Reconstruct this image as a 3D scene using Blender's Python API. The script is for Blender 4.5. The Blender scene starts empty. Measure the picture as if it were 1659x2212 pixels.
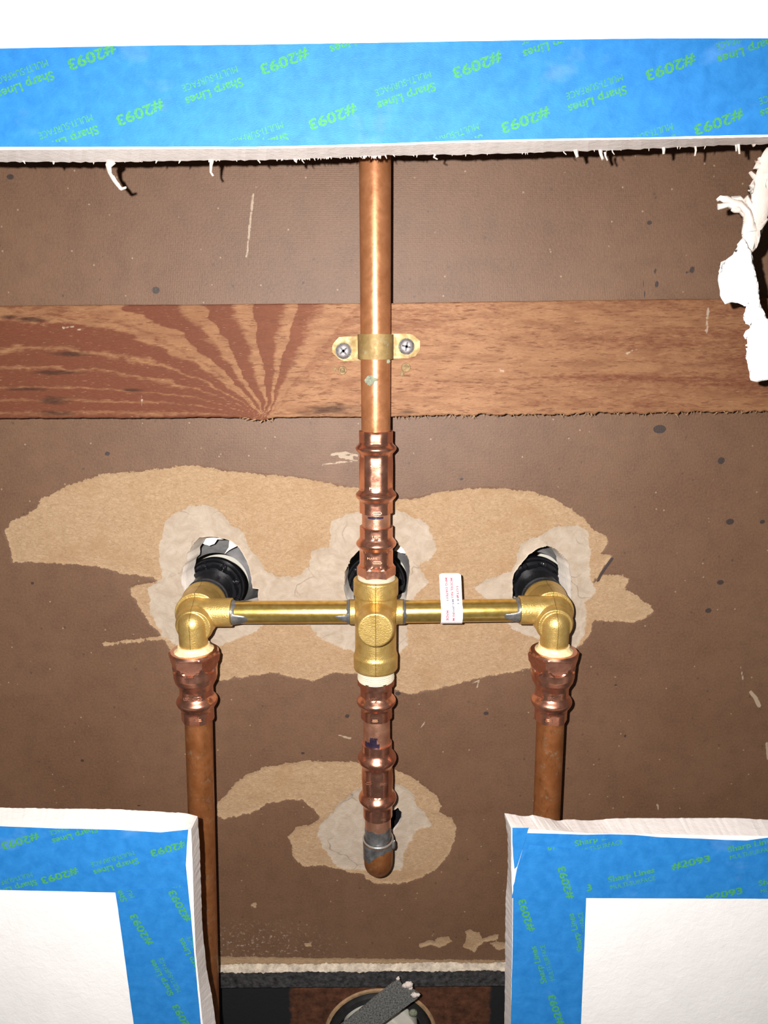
import bpy, bmesh, math, random
import numpy as np
from mathutils import Vector, Matrix, Euler
random.seed(7)
SC = bpy.context.scene
COL = SC.collection
# ------------------------------------------------------------ camera
FPX, W, H = 1600.0, 1659.0, 2212.0
CAMD = 0.421                       # lens to brown board
PITCH, YAW = math.radians(13.0), math.radians(0.5)
cam = bpy.data.cameras.new('camera'); camo = bpy.data.objects.new('camera', cam); COL.objects.link(camo)
cam.sensor_fit = 'VERTICAL'; cam.sensor_height = 36; cam.lens = 36*FPX/H; cam.clip_start = .01
camo.location = (0, -CAMD, 0); camo.rotation_euler = (math.pi/2-PITCH, 0, -YAW)
SC.camera = camo
CM = Euler((math.pi/2-PITCH, 0, -YAW)).to_matrix(); CT = CM.transposed(); CL = Vector((0, -CAMD, 0))
def P(px, py, Y=0.0):              # a point of the photograph on the vertical plane y = Y
    d = CM @ Vector(((px-W/2)/FPX, -(py-H/2)/FPX, -1))
    return CL + d*((Y+CAMD)/d.y)
def zc(p): return -(CT @ (p-CL)).z
def PX(hw, p): return hw*zc(p)/FPX # half width in pixels -> metres at p
# ------------------------------------------------------------ light
w = bpy.data.worlds.new('world'); SC.world = w; w.use_nodes = True
w.node_tree.nodes['Background'].inputs[0].default_value = (1, .93, .86, 1)
w.node_tree.nodes['Background'].inputs[1].default_value = 0.06
def lamp(name, kind, loc, power, **k):
    l = bpy.data.lights.new(name, kind); l.energy = power
    for a, b in k.items(): setattr(l, a, b)
    o = bpy.data.objects.new(name, l); o.location = loc; COL.objects.link(o); return o
fl = lamp('phone_flash', 'SPOT', (-0.020, -CAMD, 0.011), 17.6, color=(1, .965, .93), shadow_soft_size=.0022,
          spot_size=math.radians(150), spot_blend=1.0)
fl.rotation_euler = (math.pi/2-math.radians(22), 0, 0)
SC.view_settings.view_transform = 'Standard'; SC.view_settings.look = 'None'
SC.view_settings.exposure = 0.0; SC.view_settings.gamma = 1.0; SC.view_settings.use_curve_mapping = False

# ------------------------------------------------------------ helpers
def tag(o, label, cat, group=None):
    o['label'] = label; o['category'] = cat
    if group: o['group'] = group
    return o
def struct(o): o['kind'] = 'structure'; return o
def empty(name, loc):
    o = bpy.data.objects.new(name, None); o.location = loc; o.empty_display_size = .01; COL.objects.link(o); return o
def link(name, me, mats, parent=None, origin=None):
    if origin is None and parent is not None: origin = Vector(parent.matrix_basis.translation)
    if origin is None:
        n = len(me.vertices); c = np.empty(n*3); me.vertices.foreach_get('co', c); c = c.reshape(-1, 3)
        origin = Vector(((c.min(0)+c.max(0))/2).tolist())
    origin = Vector(origin)
    me.transform(Matrix.Translation(-origin))
    o = bpy.data.objects.new(name, me); COL.objects.link(o)
    for m in (mats if isinstance(mats, (list, tuple)) else [mats]): me.materials.append(m)
    if parent is not None: o.parent = parent; o.location = origin - Vector(parent.matrix_basis.translation)
    else: o.location = origin
    return o
def raw(verts, faces, smooth=None, midx=None):
    me = bpy.data.meshes.new('m'); me.from_pydata([tuple(v) for v in verts], [], faces)
    if midx: me.polygons.foreach_set('material_index', midx)
    if smooth is not None:
        me.polygons.foreach_set('use_smooth', [True]*len(me.polygons)); me.set_sharp_from_angle(angle=math.radians(smooth))
    me.update(); return me
class MB:
    def __init__(s): s.v = []; s.f = []; s.m = []
    def add(s, v, f, m=0):
        n = len(s.v); s.v += [Vector(a) for a in v]; s.f += [[i+n for i in q] for q in f]; s.m += [m]*len(f); return s
    def build(s, name, mats, parent=None, smooth=None, origin=None):
        return link(name, raw(s.v, s.f, smooth, s.m), mats, parent, origin)
def frame(d):
    d = d.normalized(); a = Vector((0, -1, 0))
    if abs(d.dot(a)) > .95: a = Vector((0, 0, 1))
    u = (a - d*a.dot(d)).normalized(); return u, d.cross(u).normalized()
def rings(pts, rads, seg=48, fn=None, cap=True):
    """sweep: pts (Vector), rads; fn(i, phi)->multiplier.  phi = 0 faces the viewer"""
    V = []; F = []; n = len(pts)
    uprev = None
    for i, p in enumerate(pts):
        d = (pts[min(i+1, n-1)] - pts[max(i-1, 0)])
        if d.length < 1e-9: d = pts[-1]-pts[0]
        d.normalize()
        if uprev is None: u, v = frame(d)
        else: u = (uprev - d*uprev.dot(d)).normalized(); v = d.cross(u)
        uprev = u
        for k in range(seg):
            ph = 2*math.pi*k/seg; r = rads[i]*(fn(i, ph) if fn else 1)
            V.append(p + u*(math.cos(ph)*r) + v*(math.sin(ph)*r))
    for i in range(n-1):
        for k in range(seg):
            a = i*seg+k; b = i*seg+(k+1) % seg
            F.append([a, b, b+seg, a+seg])
    if cap:
        F.append(list(range(seg))[::-1]); F.append([(n-1)*seg+k for k in range(seg)])
    return V, F
def hexr(ph, a, sharp=True):
    x = (ph + math.pi/6) % (math.pi/3) - math.pi/6
    r = a/math.cos(x)
    return r if sharp else min(r, 1.0)
def box(x0, x1, y0, y1, z0, z1):
    v = [(x, y, z) for x in (x0, x1) for y in (y0, y1) for z in (z0, z1)]
    return v, [[0,1,3,2],[4,6,7,5],[0,4,5,1],[2,3,7,6],[0,2,6,4],[1,5,7,3]]
# numpy noise
def vnoise(x, y, seed):
    rs = np.random.RandomState(seed); T = rs.rand(256, 256)
    xi = np.floor(x).astype(int); yi = np.floor(y).astype(int); fx = x-xi; fy = y-yi
    fx = fx*fx*(3-2*fx); fy = fy*fy*(3-2*fy); g = lambda a, b: T[a & 255, b & 255]
    return (g(xi, yi)*(1-fx)+g(xi+1, yi)*fx)*(1-fy)+(g(xi, yi+1)*(1-fx)+g(xi+1, yi+1)*fx)*fy
def fbm(x, y, seed, o=4):
    s = 0; a = 1; t = 0
    for k in range(o): s = s+a*(vnoise(x*2**k, y*2**k, seed+k)-.5); t += a; a *= .5
    return s/t*2
def sdist(X, Z, poly):
    """signed distance (m), positive inside, to a closed polygon of (x,z)"""
    n = len(poly); D = np.full(X.shape, 1e9); ins = np.zeros(X.shape, bool)
    for i in range(n):
        x0, z0 = poly[i]; x1, z1 = poly[(i+1) % n]; dx, dz = x1-x0, z1-z0; L = dx*dx+dz*dz+1e-18
        t = np.clip(((X-x0)*dx+(Z-z0)*dz)/L, 0, 1)
        D = np.minimum(D, (X-x0-t*dx)**2+(Z-z0-t*dz)**2)
        if abs(dz) > 1e-12:
            c = ((z0 > Z) != (z1 > Z)); ins ^= c & (X < (x1-x0)*(Z-z0)/dz+x0)
    D = np.sqrt(D); return np.where(ins, D, -D)
def sseg(X, Z, pts, wdt):
    D = np.full(X.shape, 1e9)
    for (x0, z0), (x1, z1) in zip(pts[:-1], pts[1:]):
        dx, dz = x1-x0, z1-z0; t = np.clip(((X-x0)*dx+(Z-z0)*dz)/(dx*dx+dz*dz+1e-18), 0, 1)
        D = np.minimum(D, (X-x0-t*dx)**2+(Z-z0-t*dz)**2)
    return wdt-np.sqrt(D)
def pp(pts, x0=0, y0=0, s=1.0, Y=0.0):
    r = []
    for a, b in pts: q = P(x0+a/s, y0+b/s, Y); r.append((q.x, q.z))
    return r

# ------------------------------------------------------------ materials
class NT:
    def __init__(s, name):
        s.mat = bpy.data.materials.new(name); s.mat.use_nodes = True; s.t = s.mat.node_tree; s.n = s.t.nodes; s.l = s.t.links
        s.b = s.n['Principled BSDF']
    def new(s, kind, **k):
        o = s.n.new(kind)
        for a, b in k.items(): setattr(o, a, b)
        return o
    def put(s, sock, v):
        if hasattr(v, 'is_linked') or hasattr(v, 'links'): s.l.new(v, sock)
        elif isinstance(v, (tuple, list)) and len(v) == 3 and sock.type == 'RGBA': sock.default_value = (*v, 1)
        else: sock.default_value = v
    def co(s): return s.new('ShaderNodeTexCoord').outputs['Object']
    def scale(s, v, sc):
        m = s.new('ShaderNodeMapping'); s.l.new(v, m.inputs[0]); m.inputs['Scale'].default_value = sc; return m.outputs[0]
    def noise(s, v, scale, detail=3, rough=.55, dist=0):
        o = s.new('ShaderNodeTexNoise'); s.l.new(v, o.inputs['Vector']); o.inputs['Scale'].default_value = scale
        o.inputs['Detail'].default_value = detail; o.inputs['Roughness'].default_value = rough; o.inputs['Distortion'].default_value = dist
        return o.outputs['Fac']
    def vor(s, v, scale, feat='F1'):
        o = s.new('ShaderNodeTexVoronoi', feature=feat); s.l.new(v, o.inputs['Vector']); o.inputs['Scale'].default_value = scale; return o
    def math(s, op, a, b=0.0, c=None):
        o = s.new('ShaderNodeMath', operation=op); s.put(o.inputs[0], a); s.put(o.inputs[1], b)
        if c is not None: s.put(o.inputs[2], c)
        return o.outputs[0]
    def rng(s, v, a, b, c=0.0, d=1.0):
        o = s.new('ShaderNodeMapRange'); s.put(o.inputs[0], v)
        for i, q in enumerate((a, b, c, d)): s.put(o.inputs[i+1], q)
        return o.outputs[0]
    def mix(s, f, a, b):
        o = s.new('ShaderNodeMix', data_type='RGBA'); s.put(o.inputs[0], f); s.put(o.inputs[6], a); s.put(o.inputs[7], b); return o.outputs[2]
    def attr(s, name): return s.new('ShaderNodeAttribute', attribute_name=name).outputs['Fac']
    def bump(s, h, st=.5, d=.0005):
        o = s.new('ShaderNodeBump'); s.put(o.inputs['Height'], h); o.inputs['Strength'].default_value = st; o.inputs['Distance'].default_value = d
        s.l.new(o.outputs[0], s.b.inputs['Normal']); return o
    def fin(s, col=None, rough=None, metal=None, spec=None):
        if col is not None: s.put(s.b.inputs['Base Color'], col)
        if rough is not None: s.put(s.b.inputs['Roughness'], rough)
        if metal is not None: s.put(s.b.inputs['Metallic'], metal)
        if spec is not None: s.put(s.b.inputs['Specular IOR Level'], spec)
        return s.mat
def m_plain(name, c, rough=.6, metal=0, ns=300, amt=.25, bump=.2, bd=.0002, spec=None, dist=0):
    t = NT(name); v = t.co(); n = t.noise(v, ns, 4, .6, dist)
    dk = tuple(a*(1-amt) for a in c); lt = tuple(min(1, a*(1+amt)) for a in c)
    t.bump(t.noise(v, ns*2, 3), bump, bd)
    return t.fin(t.mix(t.rng(n, .3, .7), dk, lt), rough, metal, spec)
def m_board():
    t = NT('brown_hardboard'); v = t.co()
    big = t.noise(v, 14, 3); mid = t.noise(v, 90, 4, .6); fine = t.noise(v, 750, 4, .8)
    base = t.mix(t.rng(big, .3, .7), (.098, .046, .023), (.135, .070, .038))
    base = t.mix(t.math('MULTIPLY', t.rng(mid, .45, .75), .45), base, (.062, .030, .017))
    base = t.mix(t.math('MULTIPLY', t.rng(fine, .35, .7), .45), base, (.19, .112, .070))
    vo = t.vor(v, 190); spk = t.rng(vo.outputs['Distance'], .05, .12, 1, 0)
    rn = t.new('ShaderNodeSeparateColor'); t.l.new(vo.outputs['Color'], rn.inputs[0])
    spk = t.math('MULTIPLY', spk, t.rng(rn.outputs[0], .70, .74))
    base = t.mix(t.math('MULTIPLY', spk, .5), base, (.42, .31, .21))
    vo2 = t.vor(v, 120); r2 = t.new('ShaderNodeSeparateColor'); t.l.new(vo2.outputs['Color'], r2.inputs[0])
    dk = t.math('MULTIPLY', t.rng(vo2.outputs['Distance'], .04, .12, 1, 0), t.rng(r2.outputs[1], .9, .92))
    base = t.mix(t.math('MULTIPLY', dk, .6), base, (.05, .03, .025))
    # powdery dust near the foot of the board
    dn = t.math('MULTIPLY', t.rng(t.noise(v, 420, 4, .7), .56, .70), t.rng(t.attr('dust'), 0, 1))
    base = t.mix(dn, base, (.5, .42, .34))
    j1 = t.math('MULTIPLY', t.math('SUBTRACT', t.noise(v, 500, 4, .7), .5), 3.2)
    j2 = t.math('MULTIPLY', t.math('SUBTRACT', t.noise(v, 130, 3, .6), .5), 5.0)
    jit = t.math('ADD', j1, j2)
    torn = t.rng(t.math('ADD', t.attr('torn'), jit), -.15, .25)
    plas = t.rng(t.math('ADD', t.attr('plas'), t.math('MULTIPLY', jit, 1.0)), -.2, .3)
    fib = t.noise(t.scale(v, (1, 1, 1.8)), 420, 5, .75, 1.2)
    tan = t.mix(t.rng(fib, .35, .68), (.27, .170, .092), (.40, .275, .170))
    tan = t.mix(t.math('MULTIPLY', t.rng(t.noise(v, 45, 3), .52, .72), .45), tan, (.27, .15, .07))
    fl_ = t.rng(t.noise(t.scale(v, (1, 1, 2)), 520, 3, .8, 2.5), .66, .70)
    tan = t.mix(t.math('MULTIPLY', fl_, .8), tan, (.13, .065, .03))
    pl = t.mix(t.rng(t.noise(v, 120, 5, .65, 1), .35, .7), (.33, .26, .195), (.42, .35, .28))
    # cracks in the plaster
    cr = t.vor(t.scale(v, (1, 1, 1)), 28, 'DISTANCE_TO_EDGE'); 
    wv = t.new('ShaderNodeVectorMath', operation='ADD'); t.l.new(v, wv.inputs[0])
    nn = t.new('ShaderNodeTexNoise'); t.l.new(v, nn.inputs['Vector']); nn.inputs['Scale'].default_value = 60
    sc = t.new('ShaderNodeVectorMath', operation='SCALE'); t.l.new(nn.outputs['Color'], sc.inputs[0]); sc.inputs['Scale'].default_value = .02
    t.l.new(sc.outputs[0], wv.inputs[1]); t.l.new(wv.outputs[0], cr.inputs['Vector'])
    crk = t.math('MULTIPLY', t.rng(cr.outputs['Distance'], .004, .012, 1, 0), t.rng(t.noise(v, 30, 2), .5, .6))
    pl = t.mix(t.math('MULTIPLY', crk, .45), pl, (.12, .08, .055))
    base = t.mix(torn, base, tan); base = t.mix(plas, base, pl)
    lite = t.rng(t.math('ADD', t.attr('lite'), t.math('MULTIPLY', jit, .35)), -.1, .15)
    base = t.mix(t.math('MULTIPLY', lite, .6), base, (.45, .36, .26))
    dark = t.rng(t.math('ADD', t.attr('dark'), t.math('MULTIPLY', jit, .16)), -.1, .15)
    base = t.mix(t.math('MULTIPLY', dark, .88), base, (.028, .02, .02))
    # woven screen impression + fibres
    sx = t.new('ShaderNodeSeparateXYZ'); t.l.new(v, sx.inputs[0])
    wx = t.math('SINE', t.math('MULTIPLY', sx.outputs[0], 6500)); wz = t.math('SINE', t.math('MULTIPLY', sx.outputs[2], 6500))
    smooth_ = t.math('SUBTRACT', 1.0, t.math('MAXIMUM', torn, plas))
    wov = t.math('MULTIPLY', t.math('MULTIPLY', t.math('ADD', wx, wz), t.rng(t.noise(v, 25, 3), .35, .7, .0, .10)), smooth_)
    h = t.math('ADD', t.math('ADD', wov, t.math('MULTIPLY', fine, 1.1)), t.math('MULTIPLY', t.math('MULTIPLY', fib, torn), 1.6))
    t.bump(h, .5, .00035)
    rough = t.mix(t.math('MAXIMUM', torn, plas), (.52, .52, .52), (.85, .85, .85))
    return t.fin(base, rough, 0, t.rng(t.math('MAXIMUM', torn, plas), 0, 1, .42, .2))
def m_wood():
    t = NT('reddish_wood'); v = t.co(); g = t.attr('grain'); tone = t.attr('tone')
    n = t.noise(t.scale(v, (1, 1, 5)), 60, 5, .6, .3)
    gg = t.math('ADD', g, t.math('MULTIPLY', t.math('SUBTRACT', t.noise(t.scale(v, (1, 1, 4)), 200, 5, .75), .5), 1.5))
    light = t.mix(t.rng(tone, 0, 1), (.19, .090, .040), (.30, .160, .085))
    darkc = t.mix(t.rng(tone, 0, 1), (.085, .021, .010), (.165, .060, .032))
    c = t.mix(t.rng(gg, .25, .75), light, darkc)
    c = t.mix(t.math('MULTIPLY', t.rng(n, .42, .68), .5), c, (.10, .033, .016))
    fl_ = t.noise(t.scale(v, (1, 1, 7)), 150, 3, .6, .2)
    c = t.mix(t.math('MULTIPLY', t.rng(fl_, .57, .66), .7), c, (.10, .035, .018))
    fl3 = t.noise(t.scale(v, (1, 1, 12)), 330, 3, .7, .2)
    c = t.mix(t.math('MULTIPLY', t.rng(fl3, .50, .66), .6), c, (.16, .06, .03))
    fl2 = t.noise(t.scale(v, (1, 1, 9)), 210, 3, .6, .2)
    c = t.mix(t.math('MULTIPLY', t.rng(fl2, .64, .72), .4), c, (.50, .32, .19))
    c = t.mix(t.math('MULTIPLY', t.rng(t.math('ADD', t.attr('burn'), t.math('MULTIPLY', t.math('SUBTRACT', t.noise(t.scale(v, (1, 1, 4)), 90, 4), .5), 2.2)), 0, .8), .72), c, (.026, .012, .008))
    c = t.mix(t.math('MULTIPLY', t.rng(t.math('ADD', t.attr('lite'), t.math('MULTIPLY', t.math('SUBTRACT', t.noise(v, 500, 3), .62), 2.5)), -.1, .3), .5), c, (.45, .38, .30))
    t.bump(t.math('ADD', t.noise(t.scale(v, (1, 1, 8)), 250, 4), t.math('MULTIPLY', gg, .3)), .45, .0004)
    return t.fin(c, .68, 0, .16)
def m_copper(name, c, c2, rough, metal, ns=140, spots=0.0, brushed=0.0):
    t = NT(name); v = t.co(); n = t.noise(v, ns, 5, .65, .6)
    col = t.mix(t.rng(n, .35, .7), c, c2)
    if spots:
        col = t.mix(t.math('MULTIPLY', t.rng(t.noise(v, 190, 5, .75), .58, .68), spots), col, (.30, .33, .24))
        col = t.mix(t.math('MULTIPLY', t.rng(t.noise(t.scale(v, (1, 1, .35)), 320, 4, .7), .56, .72), spots), col, (.10, .035, .012))
    h = t.noise(t.scale(v, (1, 1, 6)) if brushed else v, 700, 3)
    t.bump(h, .25+brushed, .00012)
    r = t.rng(t.noise(v, 220, 3), .3, .7, rough*.75, rough*1.3)
    return t.fin(col, r, metal)
def m_brass_cast():
    t = NT('cast_brass'); v = t.co()
    col = t.mix(t.rng(t.noise(v, 220, 4, .6), .3, .7), (.52, .335, .095), (.68, .475, .165))
    st = t.math('MULTIPLY', t.rng(t.noise(v, 95, 5, .8, 1.5), .66, .72), .6)
    col = t.mix(st, col, (.22, .14, .05))
    sx = t.new('ShaderNodeSeparateXYZ'); t.l.new(v, sx.inputs[0])
    ln = t.rng(t.math('ABSOLUTE', t.math('ADD', sx.outputs[0], t.math('MULTIPLY', t.math('SUBTRACT', t.noise(v, 60, 2), .5), .0006))), .00008, .0002, 1, 0)
    col = t.mix(t.math('MULTIPLY', ln, .65), col, (.16, .10, .03))
    t.bump(t.math('ADD', t.noise(v, 1300, 3, .6), t.math('MULTIPLY', ln, -1.0)), .7, .00026)
    return t.fin(col, .40, .75)
def m_brass_tube():
    t = NT('polished_brass'); v = t.co()
    h = t.noise(t.scale(v, (.5, 1, 1)), 700, 3, .7, .5)
    col = t.mix(t.rng(t.noise(v, 300, 4), .3, .7), (.62, .40, .09), (.84, .62, .20))
    t.bump(h, .35, .00012); return t.fin(col, .24, .9)
def m_tape():
    t = NT('blue_masking_tape'); v = t.co()
    n = t.noise(v, 160, 5, .6, .3)
    c = t.mix(t.rng(n, .3, .72), (.010, .145, .420), (.022, .200, .53))
    c = t.mix(t.math('MULTIPLY', t.rng(t.noise(t.scale(v, (1, 1, 1.5)), 26, 4, .6), .62, .80), .20), c, (.30, .45, .74))
    t.bump(t.math('ADD', t.noise(t.scale(v, (.6, 1, 3)), 1500, 3), t.noise(t.scale(v, (.5, 1, 3)), 60, 3)), .3, .0004)
    return t.fin(c, .55, 0, .4)
def m_ink():
    t = NT('green_print'); v = t.co()
    n = t.rng(t.noise(v, 1500, 3, .7), .38, .60)
    t.bump(t.noise(v, 1500, 2), .1, .0001)
    return t.fin(t.mix(n, (.03, .22, .13), (.066, .315, .085)), .6, 0, .3)
def m_dw(name, c, ns=70):
    t = NT(name); v = t.co()
    n = t.noise(v, ns, 5, .6); t.bump(t.noise(v, 260, 5, .7, .4), .55, .0005)
    return t.fin(t.mix(t.rng(n, .3, .7), tuple(a*.94 for a in c), c), .8, 0, .25)
M = dict(
    board=m_board(), wood=m_wood(),
    old=m_copper('aged_copper', (.33, .130, .052), (.43, .185, .082), .34, .5),
    old2=m_copper('tarnished_copper', (.27, .095, .030), (.38, .150, .055), .42, .6, 90, .5),
    new=m_copper('bright_copper', (.66, .29, .19), (.80, .40, .28), .27, .96, 90),
    sanded=m_copper('sanded_copper', (.62, .29, .18), (.74, .40, .27), .36, .85, 200, 0, .5),
    brass=m_brass_cast(), tube=m_brass_tube(), tape=m_tape(), ink=m_ink(),
    paint=m_dw('white_painted_drywall', (.80, .775, .765)), gyp=m_dw('gypsum_core', (.74, .69, .665), 150),
    paper=m_dw('torn_paper', (.56, .49, .44), 120), plaster=m_dw('white_plaster', (.80, .72, .64), 150),
    strapb=m_copper('tarnished_brass', (.24, .155, .055), (.38, .26, .105), .6, .35, 120, .5),
    steel=m_plain('screw_steel', (.26, .235, .235), .55, .4, 400, .4),
    black=m_plain('black_plastic', (.008, .008, .010), .22, 0, 300, .3, .15, .0001),
    blackr=m_plain('black_textured', (.012, .012, .014), .38, 0, 700, .5, .6, .0003),
    solder=m_plain('lead_solder', (.17, .17, .17), .38, .6, 200, .5, .4, .0004),
    solderb=m_plain('bright_solder', (.62, .60, .56), .28, .8, 200, .2, .2),
    ptfe=m_plain('white_thread_tape', (.58, .53, .41), .5, 0, 200, .1, .3),
    paste=m_plain('thread_paste', (.82, .66, .36), .45, 0, 240, .25, .5, .0005),
    label=m_plain('white_label_paper', (.80, .77, .80), .5, 0, 200, .03, .05),
    red=m_plain('red_print', (.55, .05, .08), .6), blk=m_plain('grey_print', (.10, .09, .11), .6),
    chrome=m_plain('dull_chrome', (.34, .33, .33), .35, .3, 60, .5, .1),
    iron=m_plain('dark_steel', (.055, .052, .054), .5, .35, 260, .75, .9, .0006),
    mortar=m_plain('crumbly_mortar', (.46, .39, .31), .9, 0, 260, .35, 1, .001),
    tan=m_plain('tan_board_edge', (.34, .21, .11), .85, 0, 200, .35, .6),
    galv=m_plain('speckled_galvanised_steel', (.20, .20, .19), .5, .5, 900, .8, .6, .0003),
    pvc=m_plain('white_pvc', (.60, .57, .50), .45, 0, 60, .08, .1),
    rubber=m_plain('black_rubber', (.012, .012, .012), .6, 0, 200, .4, .4),
    marker=m_plain('black_marker', (.02, .012, .03), .4, 0, 200, .3),
    putty=m_plain('old_putty', (.24, .16, .075), .8, 0, 500, .5, .8, .0006),
    green=m_plain('verdigris', (.17, .18, .12), .7, 0, 700, .5, .6),
)
def m_lowwall():
    t = NT('dark_tub_back'); v = t.co(); r = t.rng(t.math('ADD', t.attr('rust'), t.math('MULTIPLY', t.math('SUBTRACT', t.noise(v, 120, 4, .7), .5), 6)), -1, 1)
    c = t.mix(t.rng(t.noise(v, 150, 5, .7), .35, .7), (.035, .013, .007), (.13, .05, .025))
    c = t.mix(r, (.012, .012, .014), c); t.bump(t.noise(v, 300, 4), .5, .0005); return t.fin(c, .6, 0, .4)
M['low'] = m_lowwall()

# ------------------------------------------------------------ the back wall (brown board with torn patches and holes)
def grid_mesh(x0, x1, z0, z1, step, holes=(), Y=0.0, skirts=.25):
    xs = np.arange(x0, x1+step/2, step); zs = np.arange(z0, z1+step/2, step)
    if skirts: xs = np.concatenate([[x0-skirts], xs, [x1+skirts]]); zs = np.concatenate([zs, [z1+skirts]])
    X, Z = np.meshgrid(xs, zs); nz, nx = X.shape; Xf = X.ravel().copy(); Zf = Z.ravel().copy()
    keep = np.ones((nz-1)*(nx-1), bool)
    for h in holes:
        hx = np.array([p[0] for p in h]); hz = np.array([p[1] for p in h]); m = 3*step
        sel = np.where((Xf > hx.min()-m) & (Xf < hx.max()+m) & (Zf > hz.min()-m) & (Zf < hz.max()+m))[0]
        for i in sel:                                   # snap nodes beside the outline onto it
            x, z = Xf[i], Zf[i]; best = 1e9
            for k in range(len(h)):
                ax, az = h[k]; bx_, bz = h[(k+1) % len(h)]; dx, dz = bx_-ax, bz-az
                t = min(1, max(0, ((x-ax)*dx+(z-az)*dz)/(dx*dx+dz*dz+1e-18))); qx, qz = ax+t*dx, az+t*dz
                d = (qx-x)**2+(qz-z)**2
                if d < best: best = d; q = (qx, qz)
            if best < (step*.6)**2: Xf[i], Zf[i] = q
    idx = np.arange(nz*nx).reshape(nz, nx)
    F = np.stack([idx[:-1, :-1], idx[:-1, 1:], idx[1:, 1:], idx[1:, :-1]], -1).reshape(-1, 4)
    cx = Xf[F].mean(1); cz = Zf[F].mean(1)
    for h in holes: keep &= ~(sdist(cx, cz, h) > step*.12)
    F = F[keep]
    return Xf, Zf, F
def np_mesh(V, F):
    me = bpy.data.meshes.new('g'); me.vertices.add(len(V)); me.vertices.foreach_set('co', V.astype(np.float32).ravel())
    me.loops.add(F.size); me.loops.foreach_set('vertex_index', F.astype(np.int32).ravel())
    me.polygons.add(len(F)); me.polygons.foreach_set('loop_start', np.arange(0, F.size, 4, dtype=np.int32))
    me.polygons.foreach_set('loop_total', np.full(len(F), 4, np.int32)); me.update(calc_edges=True); me.validate()
    me.polygons.foreach_set('use_smooth', [True]*len(me.polygons)); return me
def attr(me, name, arr):
    a = me.attributes.new(name, 'FLOAT', 'POINT'); a.data.foreach_set('value', arr.astype(np.float32))
def rough_poly(poly, amp, step, seed):
    rs = random.Random(seed); out = []
    for (a, b), (c, d) in zip(poly, poly[1:]+poly[:1]):
        L = math.hypot(c-a, d-b); n = max(1, int(L/step))
        for k in range(n):
            t = k/n; out.append((a+(c-a)*t+rs.uniform(-amp, amp), b+(d-b)*t+rs.uniform(-amp, amp)))
    return out
A_ = (0, 960, 1.9988); B_ = (830, 960, 2.0012); C_ = (400, 1560, 2.37)
hole_left = pp([(500,230),(620,218),(720,225),(860,265),(950,325),(1020,420),(1080,540),(1110,640),(1125,760),(1140,835),(1205,845),(1195,900),(1205,985),
    (1130,1060),(950,1110),(700,1130),(500,1120),(350,1050),(310,980),(330,900),(285,760),(275,700),(310,560),(345,530),(345,440),(385,375),(440,290)], 340, 1120, 5.53)
hole_mid = pp([(570,20),(700,35),(780,55),(850,130),(890,220),(895,340),(880,430),(868,560),(850,620),(700,680),(500,690),(340,640),(298,580),(275,500),(285,330),(345,200),(410,135),(480,50)], 680, 1160, 4.366)
hole_right = pp([(830,235),(720,265),(600,350),(510,460),(420,580),(392,680),(400,760),(395,900),(500,1000),(700,1060),(950,1080),(1140,1000),(1155,870),(1150,700),(1145,600),(1120,470),(1050,360),(960,280),(900,245)], 1040, 1140, 5.925)
hole_low = pp([(640,1440),(700,1425),(738,1405),(770,1450),(768,1530),(730,1592),(690,1640),(600,1680),(500,1670),(460,1560),(500,1450)], 700, 1440, 4.608)
holes = [rough_poly(h, .00022, .0016, i) for i, h in enumerate((hole_left, hole_mid, hole_right, hole_low))]
zt, zb = P(800, 300).z, P(800, 2084).z
Xf, Zf, F = grid_mesh(P(-60, 2000).x, P(1720, 2000).x, zb, zt+.02, .0010, holes)
torn1 = pp([(15,375),(60,330),(150,280),(180,235),(300,175),(400,140),(520,120),(700,105),(780,92),(870,95),(1000,118),(1150,130),(1300,145),(1420,170),(1540,190)], *A_) + \
    pp([(60,240),(150,230),(230,210),(330,195),(430,187),(560,195),(660,210),(740,240),(800,275),(860,320),(910,370),(960,400),(965,430),(940,470),(985,480),(940,540),(905,600),(945,562),(1010,560),(1060,580),(1040,620),(1100,660),(1140,690),(1170,722),(1130,750),(1080,770),(1000,765),(905,765),(890,820),(850,870),(820,885),(800,960),(640,965),(560,985),(450,1000),(330,1030),(250,1055),(120,1080),(60,1065)], *B_) + \
    pp([(1540,990),(1440,985),(1350,1020),(1250,1005),(1170,985),(1080,1000),(960,1020),(850,1000),(740,900),(700,830),(650,780),(600,700),(550,615),(620,600),(690,590),(600,560),(540,560),(430,530),(330,515),(170,512),(50,510),(45,450)], *A_)
torn2 = pp([(165,420),(200,380),(250,320),(310,270),(420,230),(520,210),(640,200),(760,200),(880,203),(1000,230),(1080,245),(1150,275),(1220,325),(1290,380),(1310,430),(1290,465),(1340,480),(1365,490),(1385,540),(1375,620),(1350,680),(1290,750),(1200,800),(1100,830),(1000,830),(920,800),(915,785),(800,755),(700,740),(600,735),(560,700),(540,620),(522,585),(570,540),(640,525),(690,495),(650,440),(600,405),(530,395),(430,420),(350,460),(200,500),(165,480)], *C_)
torn3 = [pp(q, *C_) for q in ([(1195,1135),(1240,1120),(1280,1122),(1290,1103),(1350,1098),(1368,1125),(1330,1140),(1300,1158),(1260,1140),(1200,1152)],
    [(1430,1070),(1460,1062),(1510,1080),(1520,1108),(1560,1092),(1605,1088),(1600,1112),(1540,1125),(1500,1150),(1480,1182),(1425,1150),(1445,1110)],
    [(1560,1130),(1650,1125),(1660,1160),(1600,1165)], [(340,925),(368,925),(360,950),(336,945)], [(612,1135),(648,1128),(642,1150),(615,1150)],
    [(100,1198),(1700,1222),(1700,1300),(100,1300)])]
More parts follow.
